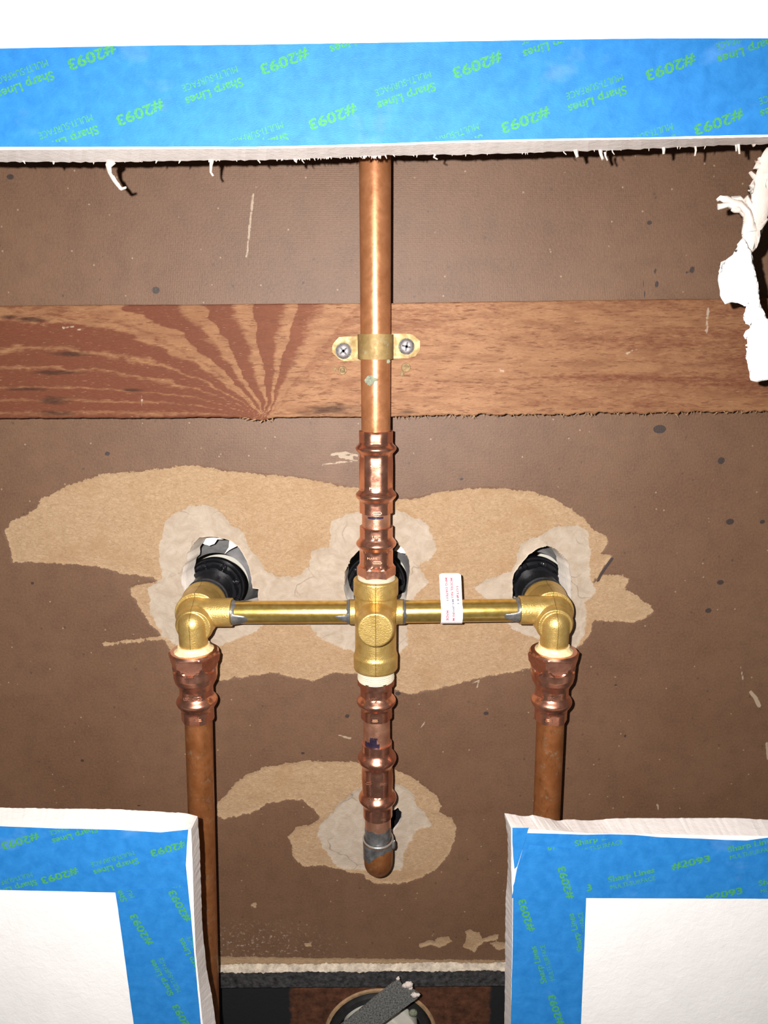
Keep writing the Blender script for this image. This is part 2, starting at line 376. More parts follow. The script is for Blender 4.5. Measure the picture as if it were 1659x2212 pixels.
plas = [pp([(840,262),(900,265),(960,300),(1000,345),(1050,380),(1070,440),(1110,480),(1140,540),(1200,575),(1290,570),(1340,520),(1340,460),(1420,450),(1430,330),(1500,300),(1560,285)], *A_) +
    pp([(60,280),(130,320),(190,350),(210,400),(230,450),(200,500),(150,520),(190,600),(130,660),(100,780),(100,870),(60,900)], *B_) +
    pp([(1540,900),(1440,870),(1360,830),(1340,780),(1150,770),(1100,810),(950,870),(850,880),(770,870),(700,830),(650,730),(640,620),(700,580),(680,440),(710,340),(760,290)], *A_),
    pp([(570,500),(590,430),(680,390),(760,350),(830,350),(880,370),(890,440),(890,570),(920,640),(870,680),(875,770),(850,860),(825,885),(760,890),(700,850),(620,830),(560,800),(500,750),(420,650),(380,620),(430,590),(550,550)], *B_),
    pp([(870,350),(960,320),(1100,320),(1170,370),(1190,430),(1240,490),(1270,530),(1180,560),(1150,620),(1120,680),(1110,760),(1000,770),(900,760),(780,745),(740,700),(700,640),(680,570),(690,520),(740,480),(790,420)], *C_)]
def fields(X, Z):
    t = sdist(X, Z, torn1)
    for q in [torn2]+torn3: t = np.maximum(t, sdist(X, Z, q))
    t = np.maximum(t, sseg(X, Z, pp([(450,866),(560,850),(700,835),(770,832)], *A_), .0011))
    p = sdist(X, Z, plas[0])
    for q in plas[1:]: p = np.maximum(p, sdist(X, Z, q))
    d = np.full(X.shape, -1.0)
    for (px, py, rx, ry) in [(337,627,9,7),(22,382,8,5),(1425,927,14,8),(1495,583,5,6),(1558,995,8,7),(1577,1127,9,6),(1647,1127,6,4),(1556,1258,8,5),(1530,1319,7,5),(1050,1541,6,4),(504,619,3,3),(655,611,3,3),
            (1403,481,6,4),(232,980,6,4),(750,1547,5,4),(178,1643,4,3),(1419,614,4,6),(1415,585,3,5),(1484,588,3,3),(997,1035,5,3),(654,1627,5,2.5),(300,1740,4,2),(860,1498,6,4),(1330,1480,3,3),(70,1260,4,3),(1350,1590,3,3)]:
        q = P(px, py); sx = PX(1, q); d = np.maximum(d, (1-np.sqrt(((X-q.x)/(rx*sx))**2+((Z-q.z)/(ry*sx*1.15))**2))*rx*sx)
    for s_, w_ in (([(1389,603),(1394,650)], .0004), ([(1106+(-0),1250),(1130,1290)], -.01), ([(960+332,1255),(1300,1238),(1322,1207)], .0009)):
        d = np.maximum(d, sseg(X, Z, pp(s_), w_))
    l = np.full(X.shape, -1.0)
    for s_, w_ in (([(547,420),(540,480),(533,555)], .0005), ([(715,982),(745,978),(772,984)], .0007), ([(697,1004),(740,998),(772,995)], .0005), ([(735,985),(760,990)], .001),
                   ([(1100+500,1440),(1605,1468)], .0004), ([(1622,1495),(1632,1508),(1640,1525)], .0012), ([(1656,1605),(1659,1640)], .0008), ([(1420,1738),(1423,1748)], .0008), ([(733,1588),(757,1595)], .0006),
                   ([(1022,1475),(1035,1470),(1030,1485)], .0005), ([(903,1580),(918,1560)], .0003)):
        l = np.maximum(l, sseg(X, Z, pp(s_), w_))
    return t, p, d, l
t_, p_, d_, l_ = fields(Xf, Zf)
rel = np.clip(t_/.0012, 0, 1)*.0004 + np.clip(p_/.0015, 0, 1)*.0005
rel = rel + (np.clip(t_/.002, 0, 1)*.0003)*fbm(Xf/.006, Zf/.006, 3)
V = np.stack([Xf, rel, Zf], 1)
me = np_mesh(V, F)
attr(me, 'torn', t_*1000); attr(me, 'plas', p_*1000); attr(me, 'dark', d_*1000); attr(me, 'lite', l_*1000)
qd = P(540, 2040); attr(me, 'dust', np.clip(1-np.sqrt(((Xf-qd.x)/.07)**2+((Zf-qd.z)/.022)**2), 0, 1))
wall_back = struct(link('wall_back', me, M['board'], origin=(0, 0, 0)))
# board and plaster thickness seen inside each hole
mb = MB()
for i, h in enumerate(holes):
    n = len(h); rs = random.Random(i); rows = [(.0000, 1.0), (.0022, 1.0), (.0026, .995), (.008, .985), (.013, .98), (.018, .975)]; sl = (.0034, .0012, -.0030, 0)[i]
    if i == 3: rows = [(0, 1), (.0015, 1), (.003, .99)]
    cx = sum(p[0] for p in h)/n; cz = sum(p[1] for p in h)/n; Vv = []; Ff = []
    for j, (y, s) in enumerate(rows):
        for k, (a, b) in enumerate(h):
            jt = 1+(rs.uniform(-.004, .004) if j > 1 else 0); Vv.append((cx+(a-cx)*s*jt+sl*y/.018, y, cz+(b-cz)*s*jt))
    for j in range(len(rows)-1):
        for k in range(n): Ff.append([j*n+k, j*n+(k+1) % n, (j+1)*n+(k+1) % n, (j+1)*n+k])
    mb.add(Vv, Ff)
mb.build('hole_rim', M['plaster'], wall_back, 60)
q = P(830, 1790, .02); mb = MB(); mb.add(*box(q.x-.03, q.x+.03, .019, .021, q.z-.03, q.z+.03)); mb.build('hole_shade_box', M['black'], wall_back)  # black box added behind the low hole, standing in for the pipe's shadow
mb = MB()
def flapv(pts, x0, y0, s_, Y):
    q = rough_poly(pp(pts, x0, y0, s_, Y), .00008, .0015, 3); n = len(q); area = sum(q[i][0]*q[(i+1) % n][1]-q[(i+1) % n][0]*q[i][1] for i in range(n))
    q = q if area > 0 else q[::-1]
    V = [(a, Y+y, b) for y in (0, .0012) for a, b in q]
    mb.add(V, [list(range(n)), [n+k for k in range(n)][::-1]]+[[i, i+n, (i+1) % n+n, (i+1) % n] for i in range(n)])
flapv([(440,200),(500,265),(560,310),(620,326),(680,305),(715,250),(790,250),(760,190)], 340, 1120, 5.53, .021)
flapv([(860,255),(960,325),(870,370),(800,425),(850,345)], 340, 1120, 5.53, .021)
flapv([(750,125),(790,60),(850,100),(870,160),(810,150)], 680, 1160, 4.366, .021)
flapv([(940,270),(1060,350),(1150,520),(1110,515),(1060,455),(985,370)], 1040, 1140, 5.925, .019)
mb.build('plaster_flake', M['plaster'], wall_back)
# ------------------------------------------------------------ behind: the back of the tub surround
mb = MB(); mb.add(*box(P(-200, 1200).x-.1, P(1860, 1200).x+.1, .085, .09, zb-.3, zt+.2))
struct(mb.build('wall_behind', M['pvc']))

# ------------------------------------------------------------ lower wall, mortar, steel bar
zbar0, zbar1 = P(800, 2133, -.003).z, P(800, 2094, -.003).z
bot = P(800, 2212).z-.28
xl, xr = P(-60, 2100).x-.22, P(1720, 2100).x+.22
xs = np.arange(xl, xr, .002); zs = np.arange(bot, zbar1, .002); X, Z = np.meshgrid(xs, zs); nz, nx = X.shape
idx = np.arange(nz*nx).reshape(nz, nx); F = np.stack([idx[:-1,:-1], idx[:-1,1:], idx[1:,1:], idx[1:,:-1]], -1).reshape(-1, 4)
Yb = .010
dc = P(822, 2236, Yb); cxr = PX(122, dc)
cen = np.stack([X.ravel()[F].mean(1), Z.ravel()[F].mean(1)], 1)
F = F[np.hypot(cen[:, 0]-dc.x, cen[:, 1]-dc.z) > cxr*.93]
me = np_mesh(np.stack([X.ravel(), np.full(X.size, Yb), Z.ravel()], 1), F)
xa, xb = P(628, 2180, Yb).x, P(1058, 2180, Yb).x
attr(me, 'rust', np.minimum(X.ravel()-xa, xb-X.ravel())*1000)
struct(link('wall_bottom', me, M['low']))
mb = MB(); nseg = 220; V = []; Fc = []
x0, x1 = xl, xr; rs = random.Random(3)
bar = MB(); nb = 560
prof = [(-.0026, zbar1), (-.003, zbar1-.0006), (-.003, zbar0+.0006), (-.0026, zbar0), (.004, zbar0), (.004, zbar1)]
Vb = []; 
for i in range(nb+1):
    x = x0+(x1-x0)*i/nb
    for (y, z) in prof: Vb.append((x, y+rs.uniform(-.0001, .0001), z+rs.uniform(-.00018, .00018)))
m_ = len(prof); Fb = [[i*m_+k, (i+1)*m_+k, (i+1)*m_+(k+1) % m_, i*m_+(k+1) % m_] for i in range(nb) for k in range(m_)]
Fb += [list(range(m_)), [nb*m_+k for k in range(m_)][::-1]]
bar.add(Vb, Fb)
tag(bar.build('steel_bar', M['iron']), 'dark pitted flat steel bar running across the bottom under the brown board', 'metal bar')
# mortar bead on the bar
Vm = []; rows = 9; nb = 760
for i in range(nb+1):
    x = x0+(x1-x0)*i/nb; px_ = i/nb
    n1 = .5+.5*math.sin(px_*110)*.4+rs.uniform(-.25, .25)+.35*float(fbm(np.array([px_*75.]), np.array([0.]), 5)[0])
    top = zb+.0008+.0014*n1; lo = zbar1-.0010-.0022*max(0, n1-.2)
    for k in range(rows):
        t = k/(rows-1); bul = math.sin(math.pi*t)**.5
        Vm.append((x, -.0003-(.0018+.0026*t)*min(1, bul+.3*t)+rs.uniform(-.0004, .0004)+(.0009 if k == rows-1 else 0), top+(lo-top)*t+rs.uniform(-.0003, .0003)))
Fm = [[i*rows+k, i*rows+k+1, (i+1)*rows+k+1, (i+1)*rows+k] for i in range(nb) for k in range(rows-1)]
mb = MB(); mb.add(Vm, Fm)
tag(mb.build('mortar_bead', M['mortar'], smooth=60), 'crumbly off-white mortar bead along the foot of the brown board', 'mortar')

# ------------------------------------------------------------ drain hardware at the bottom
dr = empty('overflow_pipe', P(822, 2236, 0))
tag(dr, 'round white plastic pipe end in a black gasket below the steel bar', 'drain pipe')
def disc_profile(c, prof, seg=72):
    pts = [Vector((c.x, y, c.z)) for y, r in prof]; V = []; F = []
    for i, (y, r) in enumerate(prof):
        for k in range(seg):
            a = 2*math.pi*k/seg; V.append(Vector((c.x+math.cos(a)*r, y, c.z+math.sin(a)*r)))
    for i in range(len(prof)-1):
        for k in range(seg): F.append([i*seg+k, i*seg+(k+1) % seg, (i+1)*seg+(k+1) % seg, (i+1)*seg+k])
    return V, F
R_ = cxr
mb = MB(); mb.add(*disc_profile(dc, [(.0099, R_*1.0), (.0085, R_*.985), (.009, R_*.94), (.026, R_*.93)])); mb.build('hole_lining', M['tan'], dr, 40)
mb = MB(); mb.add(*disc_profile(dc, [(.018, R_*.93), (.010, R_*.92), (.007, R_*.88), (.0065, R_*.80), (.010, R_*.74), (.026, R_*.72)])); mb.build('gasket', M['rubber'], dr, 40)
rp = R_*.66
mb = MB(); mb.add(*disc_profile(dc, [(.036, rp), (.010, rp), (.0085, rp*.985), (.0085, rp*.93), (.012, rp*.92), (.013, rp*.5), (.0115, rp*.48), (.0115, .0004)])); mb.build('pipe_body', M['pvc'], dr, 40)
sq = P(893, 2206, .0)
mb = MB(); mb.add(*disc_profile(sq, [(.014, .0032), (.006, .003), (.0052, .002), (.0052, .0002)], 24)); mb.build('valve_button', M['green'], dr, 40)
# broken galvanised strip
def slab(poly, Yf, th, jag=0.0, step=.002, seed=1, tilt=None):
    if jag: poly = rough_poly(poly, jag, step, seed)
    n = len(poly); v = [Vector((a, Yf+(tilt(a, b) if tilt else 0), b)) for a, b in poly] + [Vector((a, Yf+th+(tilt(a, b) if tilt else 0), b)) for a, b in poly]
    area = sum(poly[i][0]*poly[(i+1) % n][1]-poly[(i+1) % n][0]*poly[i][1] for i in range(n))
    f = [list(range(n)) if area > 0 else list(range(n))[::-1], [n+k for k in range(n)][::-1] if area > 0 else [n+k for k in range(n)]]
    f += [[i, i+n, (i+1) % n+n, (i+1) % n] if area > 0 else [i, (i+1) % n, (i+1) % n+n, i+n] for i in range(n)]
    return v, f
S6 = (460, 2000, 2.552)
strip = empty('metal_strip', P(830, 2180, -.022))
tag(strip, 'broken speckled grey metal strip slanting in front of the white drain pipe', 'metal strip')
pol = pp([(640,600),(990,318),(1025,298),(1045,330),(1070,345),(1095,350),(1140,378),(1125,402),(850,600)], *S6, -.022)
mb = MB(); mb.add(*slab(pol, -.022, .0012, .00012, .003)); mb.build('strip_body', M['galv'], strip)
def blob(c, r, seed, n=10, sq=(1, 1, 1)):
    rs = random.Random(seed); V = []; F = []; m = n*2
    for i in range(n+1):
        th = math.pi*i/n
        for k in range(m):
            ph = 2*math.pi*k/m; rr = r*(1+rs.uniform(-.16, .16))
            V.append(Vector((c.x+rr*math.sin(th)*math.cos(ph)*sq[0], c.y+rr*math.sin(th)*math.sin(ph)*sq[1], c.z+rr*math.cos(th)*sq[2])))
    for i in range(n):
        for k in range(m): F.append([i*m+k, (i+1)*m+k, (i+1)*m+(k+1) % m, i*m+(k+1) % m])
    return V, F
mb = MB()
for i, (a, b, r) in enumerate([(1078,325,.0028),(1110,382,.0022),(1060,330,.002),(1020,292,.0012),(1022,283,.0007),(1130,380,.0014),(1088,342,.0016)]):
    mb.add(*blob(P(460+a/2.552, 2000+b/2.552, -.0228), r, i, sq=(1, .6, .8)))
mb.build('plaster_crumbs', M['paper'], strip, 60)

# ------------------------------------------------------------ wooden batten
YB = -.019
zt0 = [P(0, 660, YB), P(800, 655, YB), P(1659, 644, YB)]; zb0 = [P(0, 904, YB), P(830, 901, YB), P(1659, 888, YB)]
xs = np.arange(P(-900, 780, YB).x, P(2560, 780, YB).x, .0007)
top = np.interp(xs, [q.x for q in zt0], [q.z for q in zt0]); botz = np.interp(xs, [q.x for q in zb0], [q.z for q in zb0])
top = top+.0003*fbm(xs/.02, xs*0, 11); 
kx = P(578, 896, YB).x
rough_r = np.clip((xs-P(850, 900, YB).x)/.02, 0, 1)*.9+.25
botz = botz+rough_r*.0011*fbm(xs/.0025, xs*0, 12)+.0004*fbm(xs/.03, xs*0, 14)-.0025*np.exp(-((xs-P(560, 900, YB).x)/.006)**2)*.6
NR = 100; tt = np.linspace(0, 1, NR)
X = np.repeat(xs[None, :], NR, 0); Z = botz[None, :]+(top-botz)[None, :]*tt[:, None]
Yg = np.full(X.shape, YB); edge = np.minimum(tt, 1-tt)[:, None]*1.0
Yg = Yg+.0006*np.clip(1-edge/.012, 0, 1)**2
hpx = (Z-botz[None, :])/(top-botz)[None, :]*244.0
upx = (kx-X)*4050.0
upx = upx+fbm(X/.012, Z/.012, 21)*9+fbm(X/.0035, Z/.0035, 22)*4
S_ = np.where(upx > 0, 250*np.tanh(upx/250), upx)
psi = np.degrees(np.arctan2(np.maximum(hpx+fbm(X/.03, Z/.008, 23)*7+fbm(X/.006, Z/.0025, 24)*2.5, .5), S_))
psi = psi+fbm(X/.01, Z/.004, 25)*1.2*np.clip(psi/30, 0, 1)*2
stops = [(0,1),(3,.4),(5,1),(8,.9),(9,.35),(11,1),(15,.9),(16.2,.3),(17.5,1),(23,.8),(24.6,.3),(26,1),(31,.85),(32.5,.2),(34.5,1),(40,.8),(42,.05),(44,.5),(46,.1),(49,.15),(50,1),(56,.8),(59,.1),(63.5,.05),(64.5,1),(74,.85),(79,.1),(85,.05),(86,1),(97,.85),(101,.2),(106,.05),(107,.95),(115,.75),(121,.15),(128,.05),(129,.45),(137,.3),(139,.0),(147,.4),(149,.0),(157,.35),(159,0),(165,.3),(180,.2)]
g = np.interp(psi, [a for a, b in stops], [b for a, b in stops])
righty = np.clip((X-P(760, 780, YB).x)/.03, 0, 1)
farr = np.clip((X-P(1000, 780, YB).x)/.15, 0, 1)
hb = fbm(X/.12, Z/.006+X*2, 31)*.6+.35*farr*(1-np.abs(hpx-110)/150)+.15
g = g*(1-righty)+np.clip(hb, 0, 1)*righty
tone = np.clip(.30+.75*np.exp(-((X-P(880, 780, YB).x)/.05)**2)+.25*righty-.35*farr+.3*np.clip(1-np.abs(X-P(640, 700, YB).x)/.06, 0, 1), 0, 1)
burn = np.full(X.shape, -2.0)
for (a, b, rx, ry) in [(20,685,30,9),(150,765,70,9),(120,805,90,9),(60,840,60,8),(120,865,70,12),(120,893,60,10),(70,690,60,7),(720,885,120,20),(880,890,40,10),(290,843,40,6)]:
    q = P(a, b, YB); s_ = 1/4050.; burn = np.maximum(burn, 1.2-1.6*np.sqrt(((X-q.x)/(rx*s_))**2+((Z-q.z)/(ry*s_))**2))
lit = np.full(X.shape, -2.0)
for s2, w_ in (([(135,708),(158,706)], .0007), ([(168,712),(183,710)], .0005), ([(1355,762),(1375,755)], .0008), ([(1530,668),(1526,720)], .0009), ([(307,842),(306,880)], .0005), ([(1080,798),(1088,802)], .0009)):
    lit = np.maximum(lit, sseg(X, Z, pp(s2, Y=YB), w_)*1000)
nz, nx = X.shape; N0 = nz*nx
idx = np.arange(N0).reshape(nz, nx); F = np.stack([idx[:-1,:-1], idx[:-1,1:], idx[1:,1:], idx[1:,:-1]], -1).reshape(-1, 4)
V = np.stack([X.ravel(), Yg.ravel(), Z.ravel()], 1)
Vb = np.concatenate([np.stack([xs, np.full(nx, -.0002), botz+.0002], 1), np.stack([xs, np.full(nx, -.0002), top-.0002], 1)])
ib = N0+np.arange(nx); it = ib+nx
F2 = np.concatenate([F, np.stack([ib[:-1], ib[1:], idx[0, 1:], idx[0, :-1]], -1), np.stack([idx[-1, :-1], idx[-1, 1:], it[1:], it[:-1]], -1)])
me = np_mesh(np.concatenate([V, Vb]), F2)
ex = lambda a: np.concatenate([a.ravel(), a[0], a[-1]])
attr(me, 'grain', ex(g)); attr(me, 'tone', ex(tone)); attr(me, 'burn', ex(burn)); attr(me, 'lite', ex(lit))
me.set_sharp_from_angle(angle=math.radians(50))
batten = link('wooden_batten', me, M['wood'])
tag(batten, 'reddish brown wooden board with swirling knot grain nailed across the brown hardboard', 'wooden board')
# splinters along its lower edge
mb = MB(); rs = random.Random(9)
for i in range(150):
    px = rs.uniform(850, 1650); i0 = int(np.clip((P(px, 895, YB).x-xs[0])/.0007, 0, nx-1))
    p = Vector((xs[i0], YB+rs.uniform(.0003, .004), botz[i0]+.0005)); q = p+Vector((rs.uniform(-.0022, .0022), rs.uniform(-.0008, .001), -rs.uniform(.0006, .0024)))
    mb.add(*rings([p, q], [.00022, .00005], 5))
for i in range(14):
    px = rs.uniform(525, 590); i0 = int(np.clip((P(px, 900, YB).x-xs[0])/.0007, 0, nx-1))
    p = Vector((xs[i0], YB+rs.uniform(.0003, .004), botz[i0]+.0005)); q = p+Vector((rs.uniform(-.003, .003), -.0004, -rs.uniform(.0004, .0022)))
    mb.add(*rings([p, q], [.0004, .0001], 5))
mb.build('splinters', M['tan'], batten)['kind'] = 'stuff'
for (a, b, r, c2) in ((740,800,.0022,(724,797,.0009)),(877,794,.0024,(869,808,.0011))):
    c = P(a, b, YB); mb = MB(); mb.add(*disc_profile(c, [(YB+.0002, r*1.05), (YB-.0007, r*.95), (YB-.0007, r*.62), (YB-.0001, r*.4), (YB-.0001, .0001)], 22)); mb.build('putty_plug', M['putty'], batten, 50)
    mb = MB(); mb.add(*blob(P(c2[0], c2[1], YB), c2[2], 4, 7, (1, .35, 1.3))); mb.build('putty_crumb', M['putty'], batten, 50)

# ------------------------------------------------------------ copper columns
YP = -.027
class Col:
    """a straight vertical run: the axis through two photographed points on plane Y"""
    def __init__(s, a, b, Y): s.a = a; s.b = b; s.Y = Y; s.A = P(*a, Y); s.B = P(*b, Y); s.d = (s.B-s.A).normalized()
    def at(s, py):
        t = (py-s.a[1])/(s.b[1]-s.a[1]); return P(s.a[0]+(s.b[0]-s.a[0])*t, py, s.Y)
    def prof(s, ent):
        pts = []; r = []
        for py, hw in ent:
            p = s.at(py); q = s.A+s.d*((p-s.A).dot(s.d)); pts.append(q); r.append(PX(hw, q)*.985)
        return pts, r
def bulge(y0, ym, y1, b0, b1, mx, n=7):
    out = []
    for k in range(n+1):
        t = k/n; out.append((y0+(ym-y0)*t, b0+(mx-b0)*math.sin(t*math.pi/2)**1.6))
    for k in range(1, n+1):
        t = k/n; out.append((ym+(y1-ym)*t, mx+(b1-mx)*(1-math.cos(t*math.pi/2)**1.6)))
    return out
def run(col, ent, name, mat, parent=None, hexz=(), hexa=.955, sharp=None, seg=72, smooth=32):
    pts, r = col.prof(ent)
    def fn(i, ph):
        y = ent[i][0]; m = 1.0
        for (a, b) in hexz:
            if a <= y <= b: m = hexr(ph, hexa, False)
        if sharp and sharp[0] <= y <= sharp[1]: m = hexr(ph, .90)*.985
        return m
    mb = MB(); mb.add(*rings(pts, r, seg, fn)); return mb.build(name, mat, parent, smooth)
def dense(ent, step=4):
    out = [ent[0]]
    for a, b in zip(ent[:-1], ent[1:]):
        n = max(1, int(abs(b[0]-a[0])/step))
        for k in range(1, n+1): out.append((a[0]+(b[0]-a[0])*k/n, a[1]+(b[1]-a[1])*k/n))
    return out
def mark_boxes(col, items, name, mat, parent):
    """small raised maker's marks pressed in the flats; items (px, py, w, h) as outlines, or text"""
    mb = MB()
    for it in items:
        if it[0] == 'r':
            _, dx, py, hw, w_, h_ = it; q = col.at(py); y = q.y-PX(hw, q)*.945
            for (a, b, c, d) in ((-w_, w_, h_, h_-1.5), (-w_, w_, -h_+1.5, -h_), (-w_, -w_+1.5, -h_, h_), (w_-1.5, w_, -h_, h_)):
                s_ = PX(1, q); mb.add(*box(q.x+(dx+a)*s_, q.x+(dx+b)*s_, y-.00010, y+.0003, q.z+d*s_, q.z+c*s_))
        else:
            _, dx, py, hw, txt, w_, h_ = it; q = col.at(py); s_ = PX(1, q); y = q.y-PX(hw, q)*.945
            V_, F_ = text_mesh(txt); mb.add([(q.x+(dx+v[0]*w_)*s_, y-.00008, q.z+v[1]*h_*s_) for v in V_], F_)
            # give the letters depth
    return mb.build(name, mat, parent)
_tc = {}
def text_mesh(s, bold=.012):
    """glyph mesh of a string, centred, bounding box scaled to 1 x 1"""
    if s in _tc: return _tc[s]
    cu = bpy.data.curves.new('t', 'FONT'); cu.body = s; cu.offset = bold; cu.resolution_u = 3
    o = bpy.data.objects.new('t', cu); COL.objects.link(o); dg = bpy.context.evaluated_depsgraph_get(); dg.update()
    me = o.evaluated_get(dg).to_mesh(); V = [tuple(v.co) for v in me.vertices]; F = [list(p.vertices) for p in me.polygons]
    o.evaluated_get(dg).to_mesh_clear(); bpy.data.objects.remove(o); bpy.data.curves.remove(cu)
    a = np.array(V); lo = a.min(0); hi = a.max(0)
    V = [((v[0]-(lo[0]+hi[0])/2)/(hi[0]-lo[0]), (v[1]-(lo[1]+hi[1])/2)/(hi[1]-lo[1])) for v in V]
    _tc[s] = (V, F); return _tc[s]

mid = Col((810, 340), (813, 1240), YP)
def thing_pipe(col, ent, mat, label, name='copper_pipe', hexz=()):
    o = run(col, dense(ent, 30), name, mat, None, seg=56); return tag(o, label, 'pipe')
riser = thing_pipe(mid, [(200, 37.5), (350, 35.2), (600, 33.8), (750, 33.2), (936, 31.8)], M['old'], 'long aged copper pipe rising from the upper coupling past the wooden board')
# thread of old solder and verdigris on the riser
mb = MB()
for (a, b, r, s1, s2, dp) in ((799,822,.0022,1.2,1.1,.0078),(806,820,.0014,2.0,.6,.0079),(838,780,.0012,1,.9,.0052)):
    c = mid.at(b); q = P(a, b, c.y-dp); mb.add(*blob(q, r, int(a), 8, (s1, .12, s2)))
mb.build('verdigris_stain', M['green'], riser, 60)
def coupling(col, ent, hexz, label, marks, mat=None):
    ent = dense(ent, 3)
    root = run(col, ent, 'press_coupling', mat or M['new'], None, hexz)
    tag(root, label, 'pipe coupling')
    if marks: mark_boxes(col, marks, 'embossed_mark', M['sanded'], root)
    return root
coupling(mid, [(930, 34), (930.5, 37.4), (955, 37)]+bulge(957, 968, 981, 37.5, 36.5, 45.3)+[(1000, 37.2), (1056, 37)]+bulge(1057, 1069, 1082, 37, 36.5, 44.8)+[(1106.5, 36.3), (1107, 33)],
    [(931, 956), (983, 1055), (1084, 1107)], 'upper bright copper press coupling with two raised beads on the long riser pipe',
    [('r', -1, 1001, 37, 10, 3.2), ('r', 2, 1103-2, 36, 10, 3), ('t', 0, 945, 37, 'USC', 17, 7), ('t', -2, 1049, 37, 'MARK', 24, 6)])
thing_pipe(mid, [(1100, 31.3), (1145, 31)], M['sanded'], 'short bright copper pipe with a black marker line just below the upper coupling')
o = bpy.data.objects['copper_pipe.001']
q = mid.at(1112); r_ = PX(31.0, q)*.985
V_ = []; F_ = []
for k in range(15):
    a = -.62+1.15*k/14
    for dz in (.0007, -.0009): V_.append((q.x+math.sin(a)*(r_+.00006), q.y-math.cos(a)*(r_+.00006), q.z+dz*(.5+.5*math.sin(math.pi*(k+1)/16))))
for k in range(14): F_.append([2*k, 2*k+1, 2*k+3, 2*k+2])
mb = MB(); mb.add(V_, F_); mb.build('marker_line', M['marker'], o, 60)
def adapter(col, ent, hexz, sharp, label, tape_ent, marks, paste=False, mat=None):
    root = empty('press_adapter', col.at(ent[len(ent)//2][0])); tag(root, label, 'pipe fitting')
    run(col, dense(ent, 3), 'adapter_body', mat or M['new'], root, hexz, sharp=sharp)
    run(col, tape_ent, 'thread_paste' if paste else 'thread_tape', M['paste'] if paste else M['ptfe'], root, smooth=50)
    if marks: mark_boxes(col, marks, 'embossed_mark', M['sanded'], root)
    return root
def windings(y0, y1, hw, n=6):
    out = []
    for k in range(n*4+1):
        t = k/(n*4); out.append((y0+(y1-y0)*t, hw+1.3*math.sin(k*math.pi/2)+random.uniform(-.5, .5)))
    return out
adapter(mid, [(1136, 33), (1136.5, 36.3), (1158, 36)]+bulge(1160, 1173, 1186, 36.3, 36, 44.2)+[(1190, 36.6), (1216, 36.6), (1222, 40), (1224, 41.5), (1241, 41.5), (1242, 38)],
    [(1137, 1159), (1187, 1217)], (1221, 1243), 'bright copper press adapter with hex collar screwed into the top of the brass tee',
    windings(1241, 1256, 40), [('t', 0, 1152, 36, 'USC', 17, 7), ('r', 2, 1206, 36.5, 10, 3), ('t', -8, 1197, 36.5, 'MARK', 22, 5)])
low = Col((812, 1455), (817, 1830), YP)
adapter(low, [(1464, 34), (1464.5, 39.6), (1480, 39.2), (1484, 35), (1499, 34.2)]+bulge(1500, 1513, 1527, 34.5, 34.2, 43.2)+[(1548, 34.2), (1548.5, 30)],
    [(1485, 1500), (1529, 1549)], (1463, 1482), 'bright copper press adapter with hex collar screwed into the bottom of the brass tee',
    windings(1443, 1467, 39), [('t', -6, 1497-2, 34.3, 'USC', 16, 6), ('r', -3, 1542, 34, 7, 2.6)])
sp = thing_pipe(low, [(1545, 29.6), (1608, 29.2)], M['sanded'], 'short sanded copper pipe with black marker blotch between adapter and lower coupling')
mb = MB()
for (dx0, dx1, y0, y1, sd) in ((-14, 2, 1580, 1584, 1), (-15, 0, 1583, 1594, 2), (-25, 6, 1592, 1603, 3)):
    V_ = []; F_ = []; n = 12; rs = random.Random(sd)
    for k in range(n+1):
        dx = dx0+(dx1-dx0)*k/n
        for py in (y0+rs.uniform(-1, 1.5), y1+rs.uniform(-1.5, 1)):
            q = low.at(py); s_ = PX(1, q); R2 = 29.3*s_*.985+.00008; x = dx*s_; V_.append((q.x+x, q.y-math.sqrt(max(R2*R2-x*x, 0)), q.z))
    for k in range(n): F_.append([2*k, 2*k+1, 2*k+3, 2*k+2])
    mb.add(V_, F_)
mb.build('marker_blotch', M['marker'], sp, 60)
coupling(low, [(1602, 30), (1602.5, 33), (1619, 33)]+bulge(1620, 1636, 1653, 33.2, 33.2, 42.6)+[(1660, 33.6), (1680, 34.4), (1706, 33)]+bulge(1707, 1722, 1737, 33, 32, 41.4)+[(1760, 32), (1760.5, 28)],
    [(1654, 1706)], 'lower copper press coupling with two raised beads above the bottom elbow',
    [('r', -18, 1674, 33.8, 7, 3), ('t', 12, 1676, 34.2, 'JSC', 14, 7), ('t', -12, 1715-8, 33.4, 'MARK', 16, 6), ('t', 12, 1752, 32.2, 'JSC', 12, 6)])
# the bottom copper elbow turning back into the wall
YE = YP
be = empty('copper_elbow', low.at(1830)); tag(be, 'old soldered copper elbow turning back into the wall under the lower coupling', 'pipe elbow')
p0 = low.at(1757); p1 = low.at(1812); pe = low.at(1850); r0 = PX(28.2, p0)
mb = MB(); mb.add(*rings([p0, p0.lerp(p1, .35), p1], [r0, r0, r0], 48)); mb.build('pipe_stub', M['sanded'], be, 40)
mb = MB(); a0 = p0.lerp(p1, .42); n = 10; V_, F_ = rings([a0.lerp(p1+Vector((0, 0, -.002)), k/n) for k in range(n+1)], [r0*1.012]*(n+1), 48, lambda i, ph: 1.0+.012*math.sin(ph*3+i))
for k in range(48): V_[k] = V_[k]+Vector((0, 0, -.0016+.0016*math.sin(k*.5)))
mb.add(V_, F_); mb.build('solder_smear', M['solder'], be, 50)
rl = PX(31.5, p1); path = []; rad = []
for q, rr in ((low.at(1815), rl), (low.at(1830), rl), (low.at(1846), rl)): path.append(q); rad.append(rr)
br = .0105; c = path[-1]
for k in range(1, 13):
    a = math.pi/2*k/12; path.append(c+Vector((0, br*(1-math.cos(a)), -br*math.sin(a)))); rad.append(rl*(1-.02*math.sin(a)))
